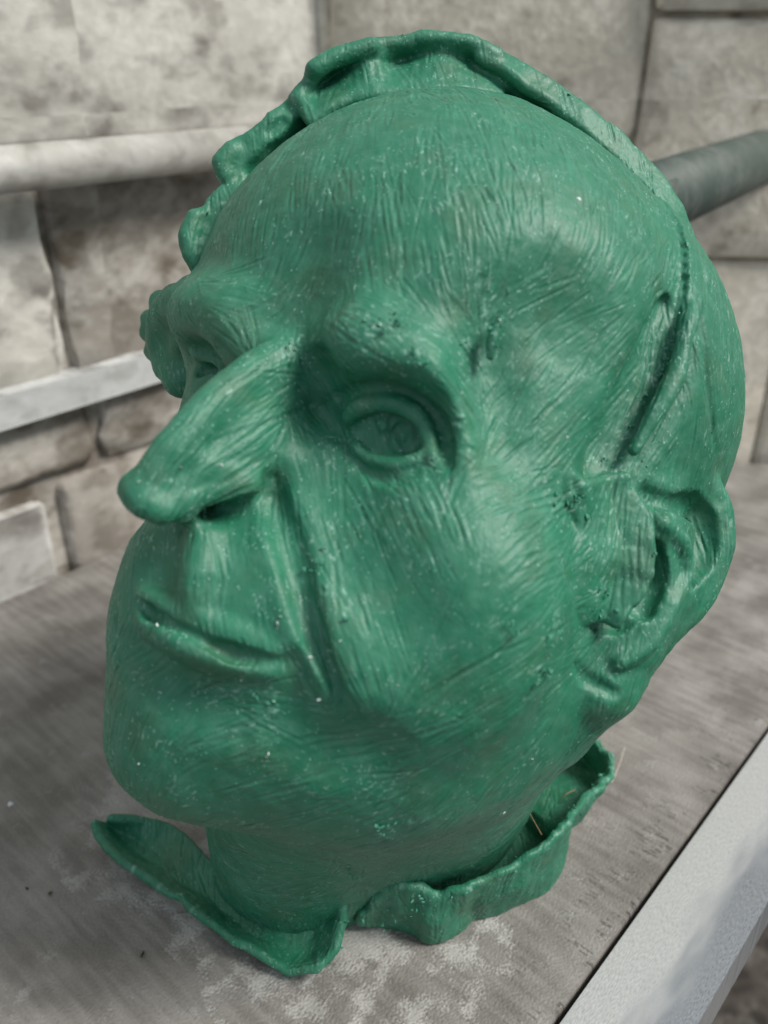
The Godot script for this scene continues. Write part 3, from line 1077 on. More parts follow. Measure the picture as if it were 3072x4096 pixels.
	ball(f, Vector3(-61.3, 15.0, 74.0), Vector3(4.0, 3.2, 4.0), 2.5, 1)
	ball(f, Vector3(-92.7, 16.9, 61.0), Vector3(4.0, 3.2, 4.0), 2.5, 1)
	ball(f, Vector3(-92.2, 12.1, 60.0), Vector3(4.0, 3.2, 4.0), 2.5, 1)
	ball(f, Vector3(-88.7, 6.2, 59.0), Vector3(4.0, 3.2, 4.0), 2.5, 1)
	ball(f, Vector3(-81.8, 1.1, 58.0), Vector3(4.0, 3.2, 4.0), 2.5, 1)
	ball(f, Vector3(-83.8, 22.6, 66.0), Vector3(4.0, 3.2, 4.0), 2.5, 1)
	ball(f, Vector3(-76.6, 23.3, 68.0), Vector3(4.0, 3.2, 4.0), 2.5, 1)
	ball(f, Vector3(-63.4, 25.4, 73.0), Vector3(4.0, 3.2, 4.0), 2.5, 1)
	ball(f, Vector3(-53.7, 19.3, 78.0), Vector3(4.0, 3.2, 4.0), 2.5, 1)
	ball(f, Vector3(-48.8, 14.6, 78.0), Vector3(4.0, 3.2, 4.0), 2.5, 1)
	ball(f, Vector3(-59.8, 11.3, 72.0), Vector3(4.0, 3.2, 4.0), 2.5, 1)
	ball(f, Vector3(-42.9, 12.3, 80.0), Vector3(4.0, 3.2, 4.0), 2.5, 1)
	ball(f, Vector3(-68.3, 8.7, 66.0), Vector3(4.0, 3.2, 4.0), 2.5, 1)
	ball(f, Vector3(-36.3, 8.0, 82.0), Vector3(4.0, 3.2, 4.0), 2.5, 1)
	tube(f, [Vector3(11.1, -25.2, 83.4), Vector3(16.6, -33.8, 83.3), Vector3(22.8, -43.0, 83.7), Vector3(29.2, -51.5, 82.7), Vector3(34.3, -58.6, 80.4), Vector3(38.2, -65.0, 76.8), Vector3(40.1, -70.5, 72.5), Vector3(41.0, -75.0, 67.8)], [7.0, 9.5, 11.5, 12.5, 12.5, 11.5, 9.0, 5.0], 12.0, 1)
	tube(f, [Vector3(12.3, -24.2, 97.1), Vector3(10.9, -31.1, 95.0), Vector3(17.7, -37.7, 96.2), Vector3(24.6, -45.6, 96.4), Vector3(29.9, -53.3, 95.4), Vector3(34.3, -60.0, 93.4), Vector3(38.3, -65.5, 90.6), Vector3(41.9, -71.7, 87.1), Vector3(44.1, -77.3, 83.8)], [2.0, 3.0, 3.6, 3.6, 3.6, 3.6, 3.2, 3.0, 2.0], 3.0, -1)
	tube(f, [Vector3(-11.2, -50.0, 109.1), Vector3(-7.5, -58.1, 110.2)], [4.0, 5.0], 6.0, -1)
	tube(f, [Vector3(-4.6, -44.7, 106.3), Vector3(-1.2, -51.0, 108.3), Vector3(0.5, -57.4, 108.7)], [2.6, 3.2, 3.6], 3.0, -1)
	tube(f, [Vector3(1.4, -46.0, 103.8), Vector3(4.9, -53.6, 105.4), Vector3(6.2, -61.0, 105.2)], [4.4, 4.6, 3.6], 4.0, 1)
	tube(f, [Vector3(-10.7, -62.6, 105.8), Vector3(-3.1, -63.2, 106.0), Vector3(3.7, -63.9, 105.1), Vector3(11.7, -64.1, 102.7), Vector3(20.1, -64.9, 98.7), Vector3(28.1, -66.6, 93.7)], [2.0, 2.8, 3.0, 3.0, 2.8, 2.0], 2.5, 1)
	tube(f, [Vector3(-6.5, -69.2, 104.9), Vector3(0.5, -70.6, 104.5), Vector3(7.1, -71.8, 103.0), Vector3(14.4, -72.2, 100.3), Vector3(21.2, -71.9, 96.8), Vector3(26.7, -70.5, 93.5)], [3.4, 5.0, 6.2, 5.8, 4.2, 2.4], 3.0, 1)
	tube(f, [Vector3(-11.7, -64.8, 107.4), Vector3(-5.8, -65.5, 108.4), Vector3(-0.6, -66.1, 108.7), Vector3(6.4, -66.7, 108.2), Vector3(12.6, -67.4, 106.2), Vector3(18.8, -67.9, 103.0), Vector3(24.4, -68.0, 99.4), Vector3(31.4, -68.1, 95.2)], [1.0, 1.9, 1.7, 1.4, 1.7, 2.1, 1.8, 1.5], 0.7, -1)
	tube(f, [Vector3(-10.2, -65.6, 106.9), Vector3(-5.9, -66.2, 107.0), Vector3(-1.5, -66.8, 107.5)], [1.0, 1.9, 1.0], 0.8, -1)
	tube(f, [Vector3(13.0, -68.1, 104.5), Vector3(17.7, -68.3, 101.7), Vector3(22.7, -68.4, 98.7)], [1.0, 2.0, 1.0], 0.8, -1)
	tube(f, [Vector3(30.8, -67.0, 95.4), Vector3(32.4, -71.4, 93.7), Vector3(33.6, -76.1, 91.7), Vector3(33.3, -80.8, 90.2)], [2.2, 3.0, 3.2, 2.0], 4.0, -1)
	tube(f, [Vector3(-8.7, -80.3, 110.0), Vector3(2.3, -82.5, 108.8), Vector3(13.3, -83.9, 105.3), Vector3(21.3, -82.5, 102.1), Vector3(28.3, -79.5, 98.8)], [5.5, 7.5, 8.5, 8.0, 5.5], 8.0, -1)
	tube(f, [Vector3(27.9, -23.6, 99.5), Vector3(36.1, -30.1, 97.3), Vector3(45.3, -37.6, 94.2), Vector3(52.3, -42.8, 90.8), Vector3(57.1, -47.8, 87.6)], [11.0, 12.6, 13.8, 13.4, 11.6], 9.0, -1)
	ball(f, Vector3(46.1, -32.4, 69.8), Vector3(20.0, 14.0, 13.0), 16.0, 1, Basis(Vector3(0.9397, -0.3420, 0.0000), Vector3(0.3420, 0.9397, 0.0000), Vector3(0.0000, 0.0000, 1.0000)))
	ball(f, Vector3(51.0, -50.2, 66.5), Vector3(24.0, 24.0, 13.0), 18.0, 1, Basis(Vector3(0.9063, 0.0000, -0.4226), Vector3(0.0000, 1.0000, 0.0000), Vector3(0.4226, 0.0000, 0.9063)))
	tube(f, [Vector3(37.8, -85.0, 95.4), Vector3(42.7, -87.2, 90.7), Vector3(49.2, -85.7, 86.3)], [9.6, 10.8, 9.8], 8.0, -1)
	tube(f, [Vector3(10.5, -6.8, 86.3), Vector3(14.6, -2.9, 86.0), Vector3(24.1, -1.1, 89.8), Vector3(30.5, 0.6, 88.7), Vector3(36.0, 0.0, 85.4), Vector3(40.3, -2.4, 82.6), Vector3(44.1, -6.7, 81.3), Vector3(49.0, -13.4, 82.9)], [1.0, 1.8, 2.4, 3.0, 3.5, 3.7, 3.0, 1.4], 1.2, -1)
	tube(f, [Vector3(18.3, -8.9, 84.9), Vector3(20.7, -5.8, 85.6), Vector3(25.0, -3.2, 85.8), Vector3(30.3, -1.7, 84.1), Vector3(35.1, -2.7, 82.0), Vector3(38.7, -5.6, 80.3), Vector3(41.7, -9.7, 80.6), Vector3(43.8, -12.4, 81.9)], [1.6, 2.2, 2.4, 2.4, 2.4, 2.3, 2.0, 1.5], 0.8, 1)
	tube(f, [Vector3(19.0, -9.9, 84.7), Vector3(21.6, -13.5, 84.4), Vector3(25.9, -16.1, 83.7), Vector3(31.4, -16.8, 83.3), Vector3(36.5, -16.1, 83.1), Vector3(40.3, -13.6, 81.9), Vector3(42.0, -10.8, 80.8)], [1.5, 2.0, 2.2, 2.3, 2.2, 2.0, 1.5], 0.8, 1)
	tube(f, [Vector3(21.6, -15.4, 86.1), Vector3(27.1, -18.5, 85.6), Vector3(34.5, -19.8, 85.9), Vector3(39.6, -18.8, 85.8), Vector3(41.5, -16.7, 84.6)], [1.0, 1.5, 1.8, 1.5, 1.0], 1.5, -1)
	tube(f, [Vector3(9.2, -5.4, 87.9), Vector3(10.6, -6.8, 86.4), Vector3(15.2, -9.9, 85.5), Vector3(20.0, -12.7, 85.3)], [1.5, 2.5, 2.5, 1.5], 3.0, -1)
	tube(f, [Vector3(31.9, -4.3, 81.5), Vector3(35.2, -5.7, 80.4), Vector3(36.5, -8.1, 80.0), Vector3(35.6, -10.9, 80.4), Vector3(32.5, -11.8, 80.7), Vector3(29.7, -10.2, 81.4), Vector3(28.9, -7.0, 81.9), Vector3(29.9, -5.1, 81.8), Vector3(31.9, -4.3, 81.5)], [1.4, 2.0, 2.2, 2.0, 1.6, 1.2, 1.1, 1.2, 1.4], 0.5, -1)
	ball(f, Vector3(32.6, -8.1, 80.6), Vector3(3.6, 3.6, 1.9), 0.6, -1, Basis(Vector3(0.9848, 0.0000, 0.1736), Vector3(0.0000, 1.0000, 0.0000), Vector3(-0.1736, 0.0000, 0.9848)))
	tube(f, [Vector3(27.2, -6.3, 81.8), Vector3(27.8, -7.6, 81.4)], [1.2, 1.0], 1.0, 1)
	tube(f, [Vector3(-40.3, 2.8, 84.0), Vector3(-35.9, 2.2, 83.0), Vector3(-29.1, 1.7, 83.0)], [2.0, 2.5, 2.0], 1.5, 1)
	tube(f, [Vector3(-37.7, -1.8, 84.0), Vector3(-33.0, -0.5, 82.0)], [2.0, 2.0], 1.5, -1)
	ball(f, Vector3(1.0, 24.0, -9.0), Vector3(83.2, 82.2, 101.2), 2.0, 1, Basis(), [Plane(Vector3(-0.4533, 0.2536, 0.8545), 2.48), Plane(Vector3(-0.0295, -0.9863, -0.1624), -4.07)])
	tube(f, [Vector3(69.0, 48.0, 29.2), Vector3(70.3, 36.3, 34.2), Vector3(70.2, 25.7, 36.5), Vector3(68.6, 13.7, 38.9), Vector3(66.8, 3.4, 40.9), Vector3(66.3, -2.4, 43.3)], [2.0, 3.4, 4.4, 4.6, 4.2, 2.0], 1.0, -1)
	tube(f, [Vector3(75.6, 52.1, 21.8), Vector3(79.5, 41.4, 19.2), Vector3(82.7, 29.2, 12.7), Vector3(84.2, 17.8, 0.1)], [1.0, 1.6, 1.6, 1.0], 1.0, -1)
	tube(f, [Vector3(80.4, 44.2, 33.4), Vector3(81.1, 27.1, 36.6), Vector3(79.3, 12.4, 40.2), Vector3(77.4, 1.4, 42.2)], [11.0, 13.4, 13.4, 11.5], 5.0, -1)
	tube(f, [Vector3(74.6, 52.7, 21.3), Vector3(75.8, 44.2, 26.4), Vector3(76.6, 36.0, 28.2), Vector3(76.8, 27.8, 28.6), Vector3(75.4, 17.3, 31.8), Vector3(73.4, 6.0, 34.8)], [1.4, 2.6, 2.2, 3.0, 2.4, 1.4], 2.6, 1)
	tube(f, [Vector3(66.6, -8.2, 55.7), Vector3(67.7, -12.4, 54.3), Vector3(69.4, -16.9, 49.5), Vector3(70.8, -20.4, 43.2)], [0.9, 1.7, 1.7, 0.8], 0.8, -1)
	tube(f, [Vector3(68.7, -10.4, 46.0), Vector3(69.5, -12.9, 43.4), Vector3(70.0, -16.1, 43.7)], [0.8, 1.5, 0.8], 0.8, -1)
	tube(f, [Vector3(66.3, -6.4, 52.4), Vector3(67.8, -10.3, 46.5), Vector3(69.9, -16.3, 37.8), Vector3(71.2, -20.0, 31.2)], [1.5, 2.0, 2.2, 1.4], 0.8, 1)
	ball(f, Vector3(50.7, 29.4, 80.1), Vector3(1.9, 1.9, 1.9), 0.8, -1)
	tube(f, [Vector3(50.2, 22.9, 79.4), Vector3(49.6, 18.4, 79.4), Vector3(49.8, 14.1, 78.7)], [1.2, 1.8, 1.2], 0.8, 1)
	ball(f, Vector3(26.3, 14.6, 93.9), Vector3(2.2, 1.6, 1.8), 1.2, 1)
	ball(f, Vector3(28.2, 16.1, 93.4), Vector3(2.2, 1.6, 1.8), 1.2, 1)
	ball(f, Vector3(31.1, 14.3, 92.1), Vector3(2.2, 1.6, 1.8), 1.2, 1)
	ball(f, Vector3(34.5, 8.8, 89.9), Vector3(2.2, 1.6, 1.8), 1.2, 1)
	ball(f, Vector3(37.2, 7.9, 88.4), Vector3(2.2, 1.6, 1.8), 1.2, 1)
	ball(f, Vector3(-28.2, 11.1, 93.1), Vector3(2.2, 1.6, 1.8), 1.2, 1)
	ball(f, Vector3(-17.4, 14.7, 96.6), Vector3(2.2, 1.6, 1.8), 1.2, 1)
	sheet(f, [[Vector3(66.3, -1.3, 16.0), Vector3(71.8, -14.6, 22.0), Vector3(75.2, -26.8, 22.0), Vector3(76.6, -39.2, 20.0), Vector3(75.6, -52.4, 18.0), Vector3(74.8, -59.2, 18.0)],
		[Vector3(71.1, 2.1, 5.0), Vector3(79.4, -7.2, 2.0), Vector3(82.5, -18.0, 1.5), Vector3(83.0, -30.9, 2.0), Vector3(79.3, -46.6, 6.5), Vector3(77.1, -57.9, 12.5)],
		[Vector3(73.0, 5.6, -4.0), Vector3(84.0, 0.1, -16.0), Vector3(86.9, -9.2, -17.0), Vector3(86.4, -22.6, -14.0), Vector3(80.1, -40.8, -3.0), Vector3(76.4, -56.6, 9.0)]], 4.0, 4.0, 1)
	tube(f, [Vector3(69.0, -11.2, 14.0), Vector3(72.3, -33.3, 14.0), Vector3(73.3, -51.7, 14.0)], [16.0, 16.0, 12.0], 8.0, 1)
	tube(f, [Vector3(68.7, 0.8, 8.0), Vector3(71.3, 5.4, 2.0), Vector3(75.4, 7.9, -6.0), Vector3(80.9, 6.8, -13.0), Vector3(85.1, 0.7, -18.0), Vector3(87.7, -8.9, -18.0), Vector3(87.8, -19.9, -16.0), Vector3(86.1, -30.1, -11.0), Vector3(82.0, -38.7, -5.0), Vector3(78.9, -48.5, 1.0), Vector3(76.1, -56.7, 8.0)], [3.4, 4.6, 4.8, 4.6, 4.4, 4.2, 4.0, 4.0, 4.2, 4.8, 5.0], 3.0, 1)
	tube(f, [Vector3(75.1, -57.6, 20.0), Vector3(76.1, -55.9, 14.0), Vector3(73.1, -50.7, 20.0)], [5.0, 5.5, 4.0], 5.0, 1)
	tube(f, [Vector3(74.5, -58.0, 18.0), Vector3(69.6, -65.6, 14.0), Vector3(65.6, -71.8, 10.0)], [7.0, 8.0, 8.0], 8.0, 1)
	tube(f, [Vector3(82.3, -3.3, 15.9), Vector3(82.6, -1.4, -3.3), Vector3(85.7, -6.2, -6.3), Vector3(87.3, -13.7, -5.0), Vector3(86.8, -21.0, -0.9)], [3.0, 5.2, 6.6, 6.2, 3.4], 1.5, -1)
	tube(f, [Vector3(77.1, -3.9, 26.3), Vector3(79.5, -4.3, 23.6), Vector3(81.3, -3.4, 19.9)], [2.4, 3.0, 2.0], 2.5, -1)
	tube(f, [Vector3(80.8, -18.6, 23.2), Vector3(82.4, -24.8, 22.3), Vector3(82.6, -32.4, 23.2)], [4.0, 5.2, 4.0], 2.0, -1)
	tube(f, [Vector3(75.0, -39.6, 31.2), Vector3(78.4, -38.4, 28.3), Vector3(81.3, -34.5, 27.1)], [2.4, 3.4, 3.4], 1.5, -1)
	tube(f, [Vector3(82.0, -9.9, 23.5), Vector3(85.7, -13.1, 16.2), Vector3(87.5, -20.4, 11.0), Vector3(88.1, -30.5, 16.7), Vector3(85.9, -41.6, 20.7), Vector3(81.4, -48.2, 25.1)], [2.6, 2.8, 2.6, 2.6, 2.6, 2.2], 2.0, 1)
	sheet(f, [[Vector3(73.3, -1.7, 34.0), Vector3(78.6, -10.2, 30.6), Vector3(82.7, -21.3, 29.2), Vector3(82.9, -31.4, 29.9), Vector3(80.5, -38.1, 31.0)],
		[Vector3(69.5, -3.6, 36.1), Vector3(72.9, -12.5, 34.3), Vector3(75.6, -23.0, 33.1), Vector3(77.0, -32.0, 32.6), Vector3(76.9, -38.0, 32.7)],
		[Vector3(68.2, -7.9, 49.4), Vector3(68.7, -16.5, 46.6), Vector3(70.6, -26.0, 46.8), Vector3(72.1, -34.8, 42.9), Vector3(72.9, -40.1, 37.3)]], 1.5, 1.5, 1, 1.0)
	tube(f, [Vector3(74.6, -52.1, 35.6), Vector3(76.4, -55.1, 30.1), Vector3(82.7, -56.8, 24.8)], [1.5, 2.0, 1.5], 1.5, -1)
	cut(f, Plane(Vector3(0.0792, 0.8364, 0.5424), -159.32))
	return f

func cap_field() -> Array:  # cap and tufts of hair round the crown
	var f := []
	sheet(f, [[Vector3(-46.5, 90.0, 67.7), Vector3(-45.5, 95.5, 66.7), Vector3(-42.8, 102.7, 64.3), Vector3(-35.2, 110.8, 58.3), Vector3(-27.2, 116.9, 51.9), Vector3(-17.4, 121.2, 44.3), Vector3(-9.3, 122.6, 38.0), Vector3(-3.1, 122.0, 33.3)],
		[Vector3(-45.3, 88.9, 66.8), Vector3(-50.7, 100.8, 56.9), Vector3(-48.8, 106.7, 53.9), Vector3(-34.2, 106.6, 56.4), Vector3(-31.8, 114.9, 44.4), Vector3(-19.2, 118.1, 40.9), Vector3(-13.4, 122.1, 31.4), Vector3(-9.3, 123.0, 25.8)],
		[Vector3(-40.3, 83.3, 65.6), Vector3(-37.4, 88.6, 63.2), Vector3(-33.8, 92.4, 60.3), Vector3(-28.3, 96.4, 56.0), Vector3(-21.5, 100.1, 50.6), Vector3(-13.0, 104.2, 44.0), Vector3(-6.4, 107.3, 37.6), Vector3(-1.6, 110.3, 29.0)]], 2.4, 2.5, 1, 0.5)
	sheet(f, [[Vector3(-8.0, 124.4, 33.4), Vector3(-0.2, 122.5, 27.5), Vector3(6.5, 119.9, 22.4), Vector3(13.3, 117.2, 17.4), Vector3(22.9, 113.1, 10.2), Vector3(32.2, 107.9, 3.3), Vector3(41.1, 101.9, -3.2), Vector3(48.2, 95.2, -8.4), Vector3(53.3, 88.0, -12.0), Vector3(56.5, 80.6, -14.2)],
		[Vector3(-6.8, 119.7, 36.2), Vector3(0.8, 117.5, 30.6), Vector3(7.3, 114.5, 25.7), Vector3(13.8, 111.5, 20.8), Vector3(23.2, 107.0, 13.9), Vector3(32.2, 101.8, 7.2), Vector3(40.9, 95.9, 0.7), Vector3(48.1, 89.6, -4.4), Vector3(53.4, 83.6, -8.3), Vector3(56.9, 77.6, -10.8)],
		[Vector3(-10.8, 123.6, 30.7), Vector3(-3.1, 121.3, 24.8), Vector3(3.6, 118.2, 19.9), Vector3(10.3, 115.1, 14.9), Vector3(19.9, 110.6, 7.8), Vector3(29.2, 105.2, 0.9), Vector3(38.1, 99.1, -5.7), Vector3(45.4, 92.7, -11.0), Vector3(50.9, 86.5, -14.9), Vector3(54.5, 80.4, -17.5)]], 1.9, 2.0, 1, 0.7)
	tube(f, [Vector3(-7.7, 120.7, 28.4), Vector3(-1.0, 118.6, 23.3), Vector3(5.8, 116.2, 18.3), Vector3(13.4, 113.1, 12.6), Vector3(24.1, 107.7, 4.7), Vector3(34.3, 101.3, -2.9), Vector3(44.3, 93.5, -10.2), Vector3(52.7, 84.5, -16.3)], [5.0, 5.0, 5.0, 5.0, 5.0, 5.0, 5.0, 4.0], 3.0, 1)
	sheet(f, [[Vector3(-46.4, 91.3, 63.8), Vector3(-51.3, 85.0, 67.8), Vector3(-54.9, 78.6, 70.8), Vector3(-57.8, 73.1, 73.2), Vector3(-60.1, 67.9, 75.2), Vector3(-59.7, 63.5, 75.0), Vector3(-57.1, 59.6, 73.2), Vector3(-59.7, 54.9, 75.4), Vector3(-61.8, 50.4, 77.2), Vector3(-63.3, 44.0, 78.5), Vector3(-62.4, 37.6, 78.1), Vector3(-60.2, 31.6, 76.7), Vector3(-57.2, 26.1, 74.6)],
		[Vector3(-45.7, 89.7, 63.3), Vector3(-49.3, 83.6, 66.3), Vector3(-53.0, 77.2, 69.3), Vector3(-55.7, 70.9, 71.7), Vector3(-57.6, 66.0, 73.3), Vector3(-57.4, 62.5, 73.3), Vector3(-55.8, 58.9, 72.2), Vector3(-57.5, 53.7, 73.8), Vector3(-59.2, 48.5, 75.2), Vector3(-60.4, 42.7, 76.4), Vector3(-60.0, 37.5, 76.3), Vector3(-58.5, 32.1, 75.3), Vector3(-56.0, 26.8, 73.7)],
		[Vector3(-48.2, 90.5, 55.3), Vector3(-51.5, 83.7, 58.0), Vector3(-54.7, 76.8, 60.7), Vector3(-57.0, 70.4, 62.7), Vector3(-58.5, 65.7, 64.1), Vector3(-59.1, 62.0, 64.6), Vector3(-59.0, 58.6, 64.7), Vector3(-60.2, 53.8, 65.8), Vector3(-61.3, 48.3, 66.8), Vector3(-62.3, 42.9, 67.8), Vector3(-62.2, 38.6, 67.9), Vector3(-61.6, 33.8, 67.6), Vector3(-60.3, 29.7, 66.7)]], 2.4, 2.5, 1, 0.7)
	tube(f, [Vector3(-59.6, 68.0, 76.1), Vector3(-61.0, 64.1, 77.3), Vector3(-59.5, 60.7, 76.2)], [3.0, 3.4, 2.6], 2.0, 1)
	tube(f, [Vector3(-63.3, 45.2, 79.8), Vector3(-63.2, 39.2, 79.9), Vector3(-61.4, 33.9, 78.8)], [2.6, 3.2, 2.6], 2.0, 1)
	tube(f, [Vector3(-42.9, 98.6, 68.3), Vector3(-38.5, 104.7, 64.7), Vector3(-31.8, 110.8, 59.3)], [3.0, 3.2, 2.5], 2.0, 1)
	tube(f, [Vector3(-47.8, 81.0, 70.2), Vector3(-50.0, 77.1, 72.1)], [1.5, 1.8], 1.5, -1)
	tube(f, [Vector3(-57.5, 45.4, 79.1), Vector3(-57.0, 39.9, 78.9)], [1.6, 2.0], 1.5, -1)
	ball(f, Vector3(0.0, 32.0, -8.0), Vector3(83.5, 82.5, 101.5), 4.0, 1, Basis(), [Plane(Vector3(0.5592, -0.0289, 0.8285), -11.25)])
	cut(f, Plane(Vector3(0.0792, 0.8364, 0.5424), -159.32))
	return f

func collar_field() -> Array:  # the two collar flaps
	var f := []
	sheet(f, [[Vector3(-102.9, -170.6, 11.7), Vector3(-92.1, -175.0, 13.1), Vector3(-73.6, -177.7, 10.0), Vector3(-58.2, -179.1, 7.1), Vector3(-46.5, -180.6, 6.0), Vector3(-33.2, -182.1, 4.5), Vector3(-18.6, -183.6, 2.7), Vector3(-4.6, -182.9, -3.1), Vector3(0.8, -176.1, -6.4), Vector3(0.9, -166.6, -10.8), Vector3(0.5, -159.6, -11.3), Vector3(0.2, -150.3, -13.7)],
		[Vector3(-104.0, -173.2, 6.6), Vector3(-96.4, -176.9, 3.8), Vector3(-77.2, -178.9, 1.7), Vector3(-61.1, -180.1, -0.7), Vector3(-49.1, -181.1, -2.7), Vector3(-35.1, -182.4, -3.7), Vector3(-20.2, -182.9, -5.0), Vector3(-8.1, -181.9, -8.3), Vector3(-5.6, -176.5, -11.5), Vector3(-6.3, -168.6, -15.5), Vector3(-6.3, -161.1, -15.3), Vector3(-3.9, -151.6, -15.5)],
		[Vector3(-104.5, -172.3, 3.5), Vector3(-97.5, -174.8, -1.0), Vector3(-80.5, -175.7, -3.6), Vector3(-63.2, -177.4, -5.3), Vector3(-50.6, -178.9, -5.9), Vector3(-34.8, -180.2, -6.2), Vector3(-21.6, -180.2, -8.1), Vector3(-11.7, -179.3, -10.8), Vector3(-10.6, -172.9, -14.1), Vector3(-8.4, -165.8, -13.5), Vector3(-8.2, -159.9, -13.8), Vector3(-4.8, -150.9, -13.5)],
		[Vector3(-101.7, -168.2, 6.0), Vector3(-95.0, -167.2, -2.2), Vector3(-83.3, -167.6, -10.5), Vector3(-66.9, -171.0, -11.4), Vector3(-52.1, -174.2, -10.5), Vector3(-35.8, -176.2, -9.4), Vector3(-23.2, -177.1, -9.8), Vector3(-14.1, -176.6, -12.0), Vector3(-11.8, -169.8, -12.8), Vector3(-9.6, -163.4, -11.2), Vector3(-8.7, -158.0, -10.9), Vector3(-5.3, -150.0, -11.9)]], 1.7, 2.0, 1, 1.0)
	sheet(f, [[Vector3(2.4, -162.2, -22.2), Vector3(5.5, -153.8, -17.2), Vector3(13.2, -147.3, -17.2), Vector3(20.0, -145.5, -21.0), Vector3(25.1, -146.5, -25.7), Vector3(32.1, -141.6, -30.6), Vector3(42.9, -132.7, -40.4), Vector3(50.8, -121.4, -51.6), Vector3(51.4, -114.6, -58.5), Vector3(50.6, -111.2, -67.4), Vector3(51.4, -105.3, -91.3), Vector3(49.3, -99.4, -101.9), Vector3(39.7, -92.6, -109.1), Vector3(27.1, -89.8, -115.4)],
		[Vector3(1.6, -163.1, -21.9), Vector3(4.7, -161.5, -25.7), Vector3(11.0, -158.3, -24.1), Vector3(17.8, -154.6, -27.5), Vector3(23.6, -157.4, -31.2), Vector3(30.3, -151.2, -42.6), Vector3(39.2, -141.2, -47.6), Vector3(47.8, -133.5, -64.4), Vector3(48.2, -125.9, -70.5), Vector3(48.1, -116.3, -75.0), Vector3(48.0, -109.5, -95.0), Vector3(45.2, -103.5, -108.5), Vector3(36.3, -95.4, -113.9), Vector3(24.1, -94.6, -123.5)],
		[Vector3(0.4, -167.4, -26.7), Vector3(4.1, -167.6, -30.7), Vector3(9.0, -167.6, -34.3), Vector3(15.2, -167.0, -37.0), Vector3(22.2, -166.7, -38.5), Vector3(28.6, -159.2, -51.0), Vector3(35.2, -153.0, -61.4), Vector3(45.0, -144.0, -76.8), Vector3(45.2, -135.4, -84.5), Vector3(45.3, -124.8, -82.4), Vector3(44.7, -112.1, -101.9), Vector3(41.3, -105.8, -114.9), Vector3(32.7, -101.6, -123.8), Vector3(21.2, -97.7, -128.1)],
		[Vector3(-5.4, -166.1, -29.9), Vector3(-0.4, -164.9, -36.0), Vector3(4.1, -163.6, -39.7), Vector3(9.3, -162.0, -43.9), Vector3(8.7, -158.1, -49.7), Vector3(9.1, -151.6, -59.8), Vector3(13.7, -144.9, -70.8), Vector3(14.5, -136.0, -84.6), Vector3(12.7, -128.2, -94.6), Vector3(9.8, -121.1, -103.2), Vector3(9.3, -114.0, -114.2), Vector3(8.5, -108.5, -122.6), Vector3(7.3, -103.8, -127.7), Vector3(7.4, -100.7, -130.7)]], 1.6, 2.0, 1, 1.2)
	cut(f, Plane(Vector3(0.0792, 0.8364, 0.5424), -159.32))
	return f

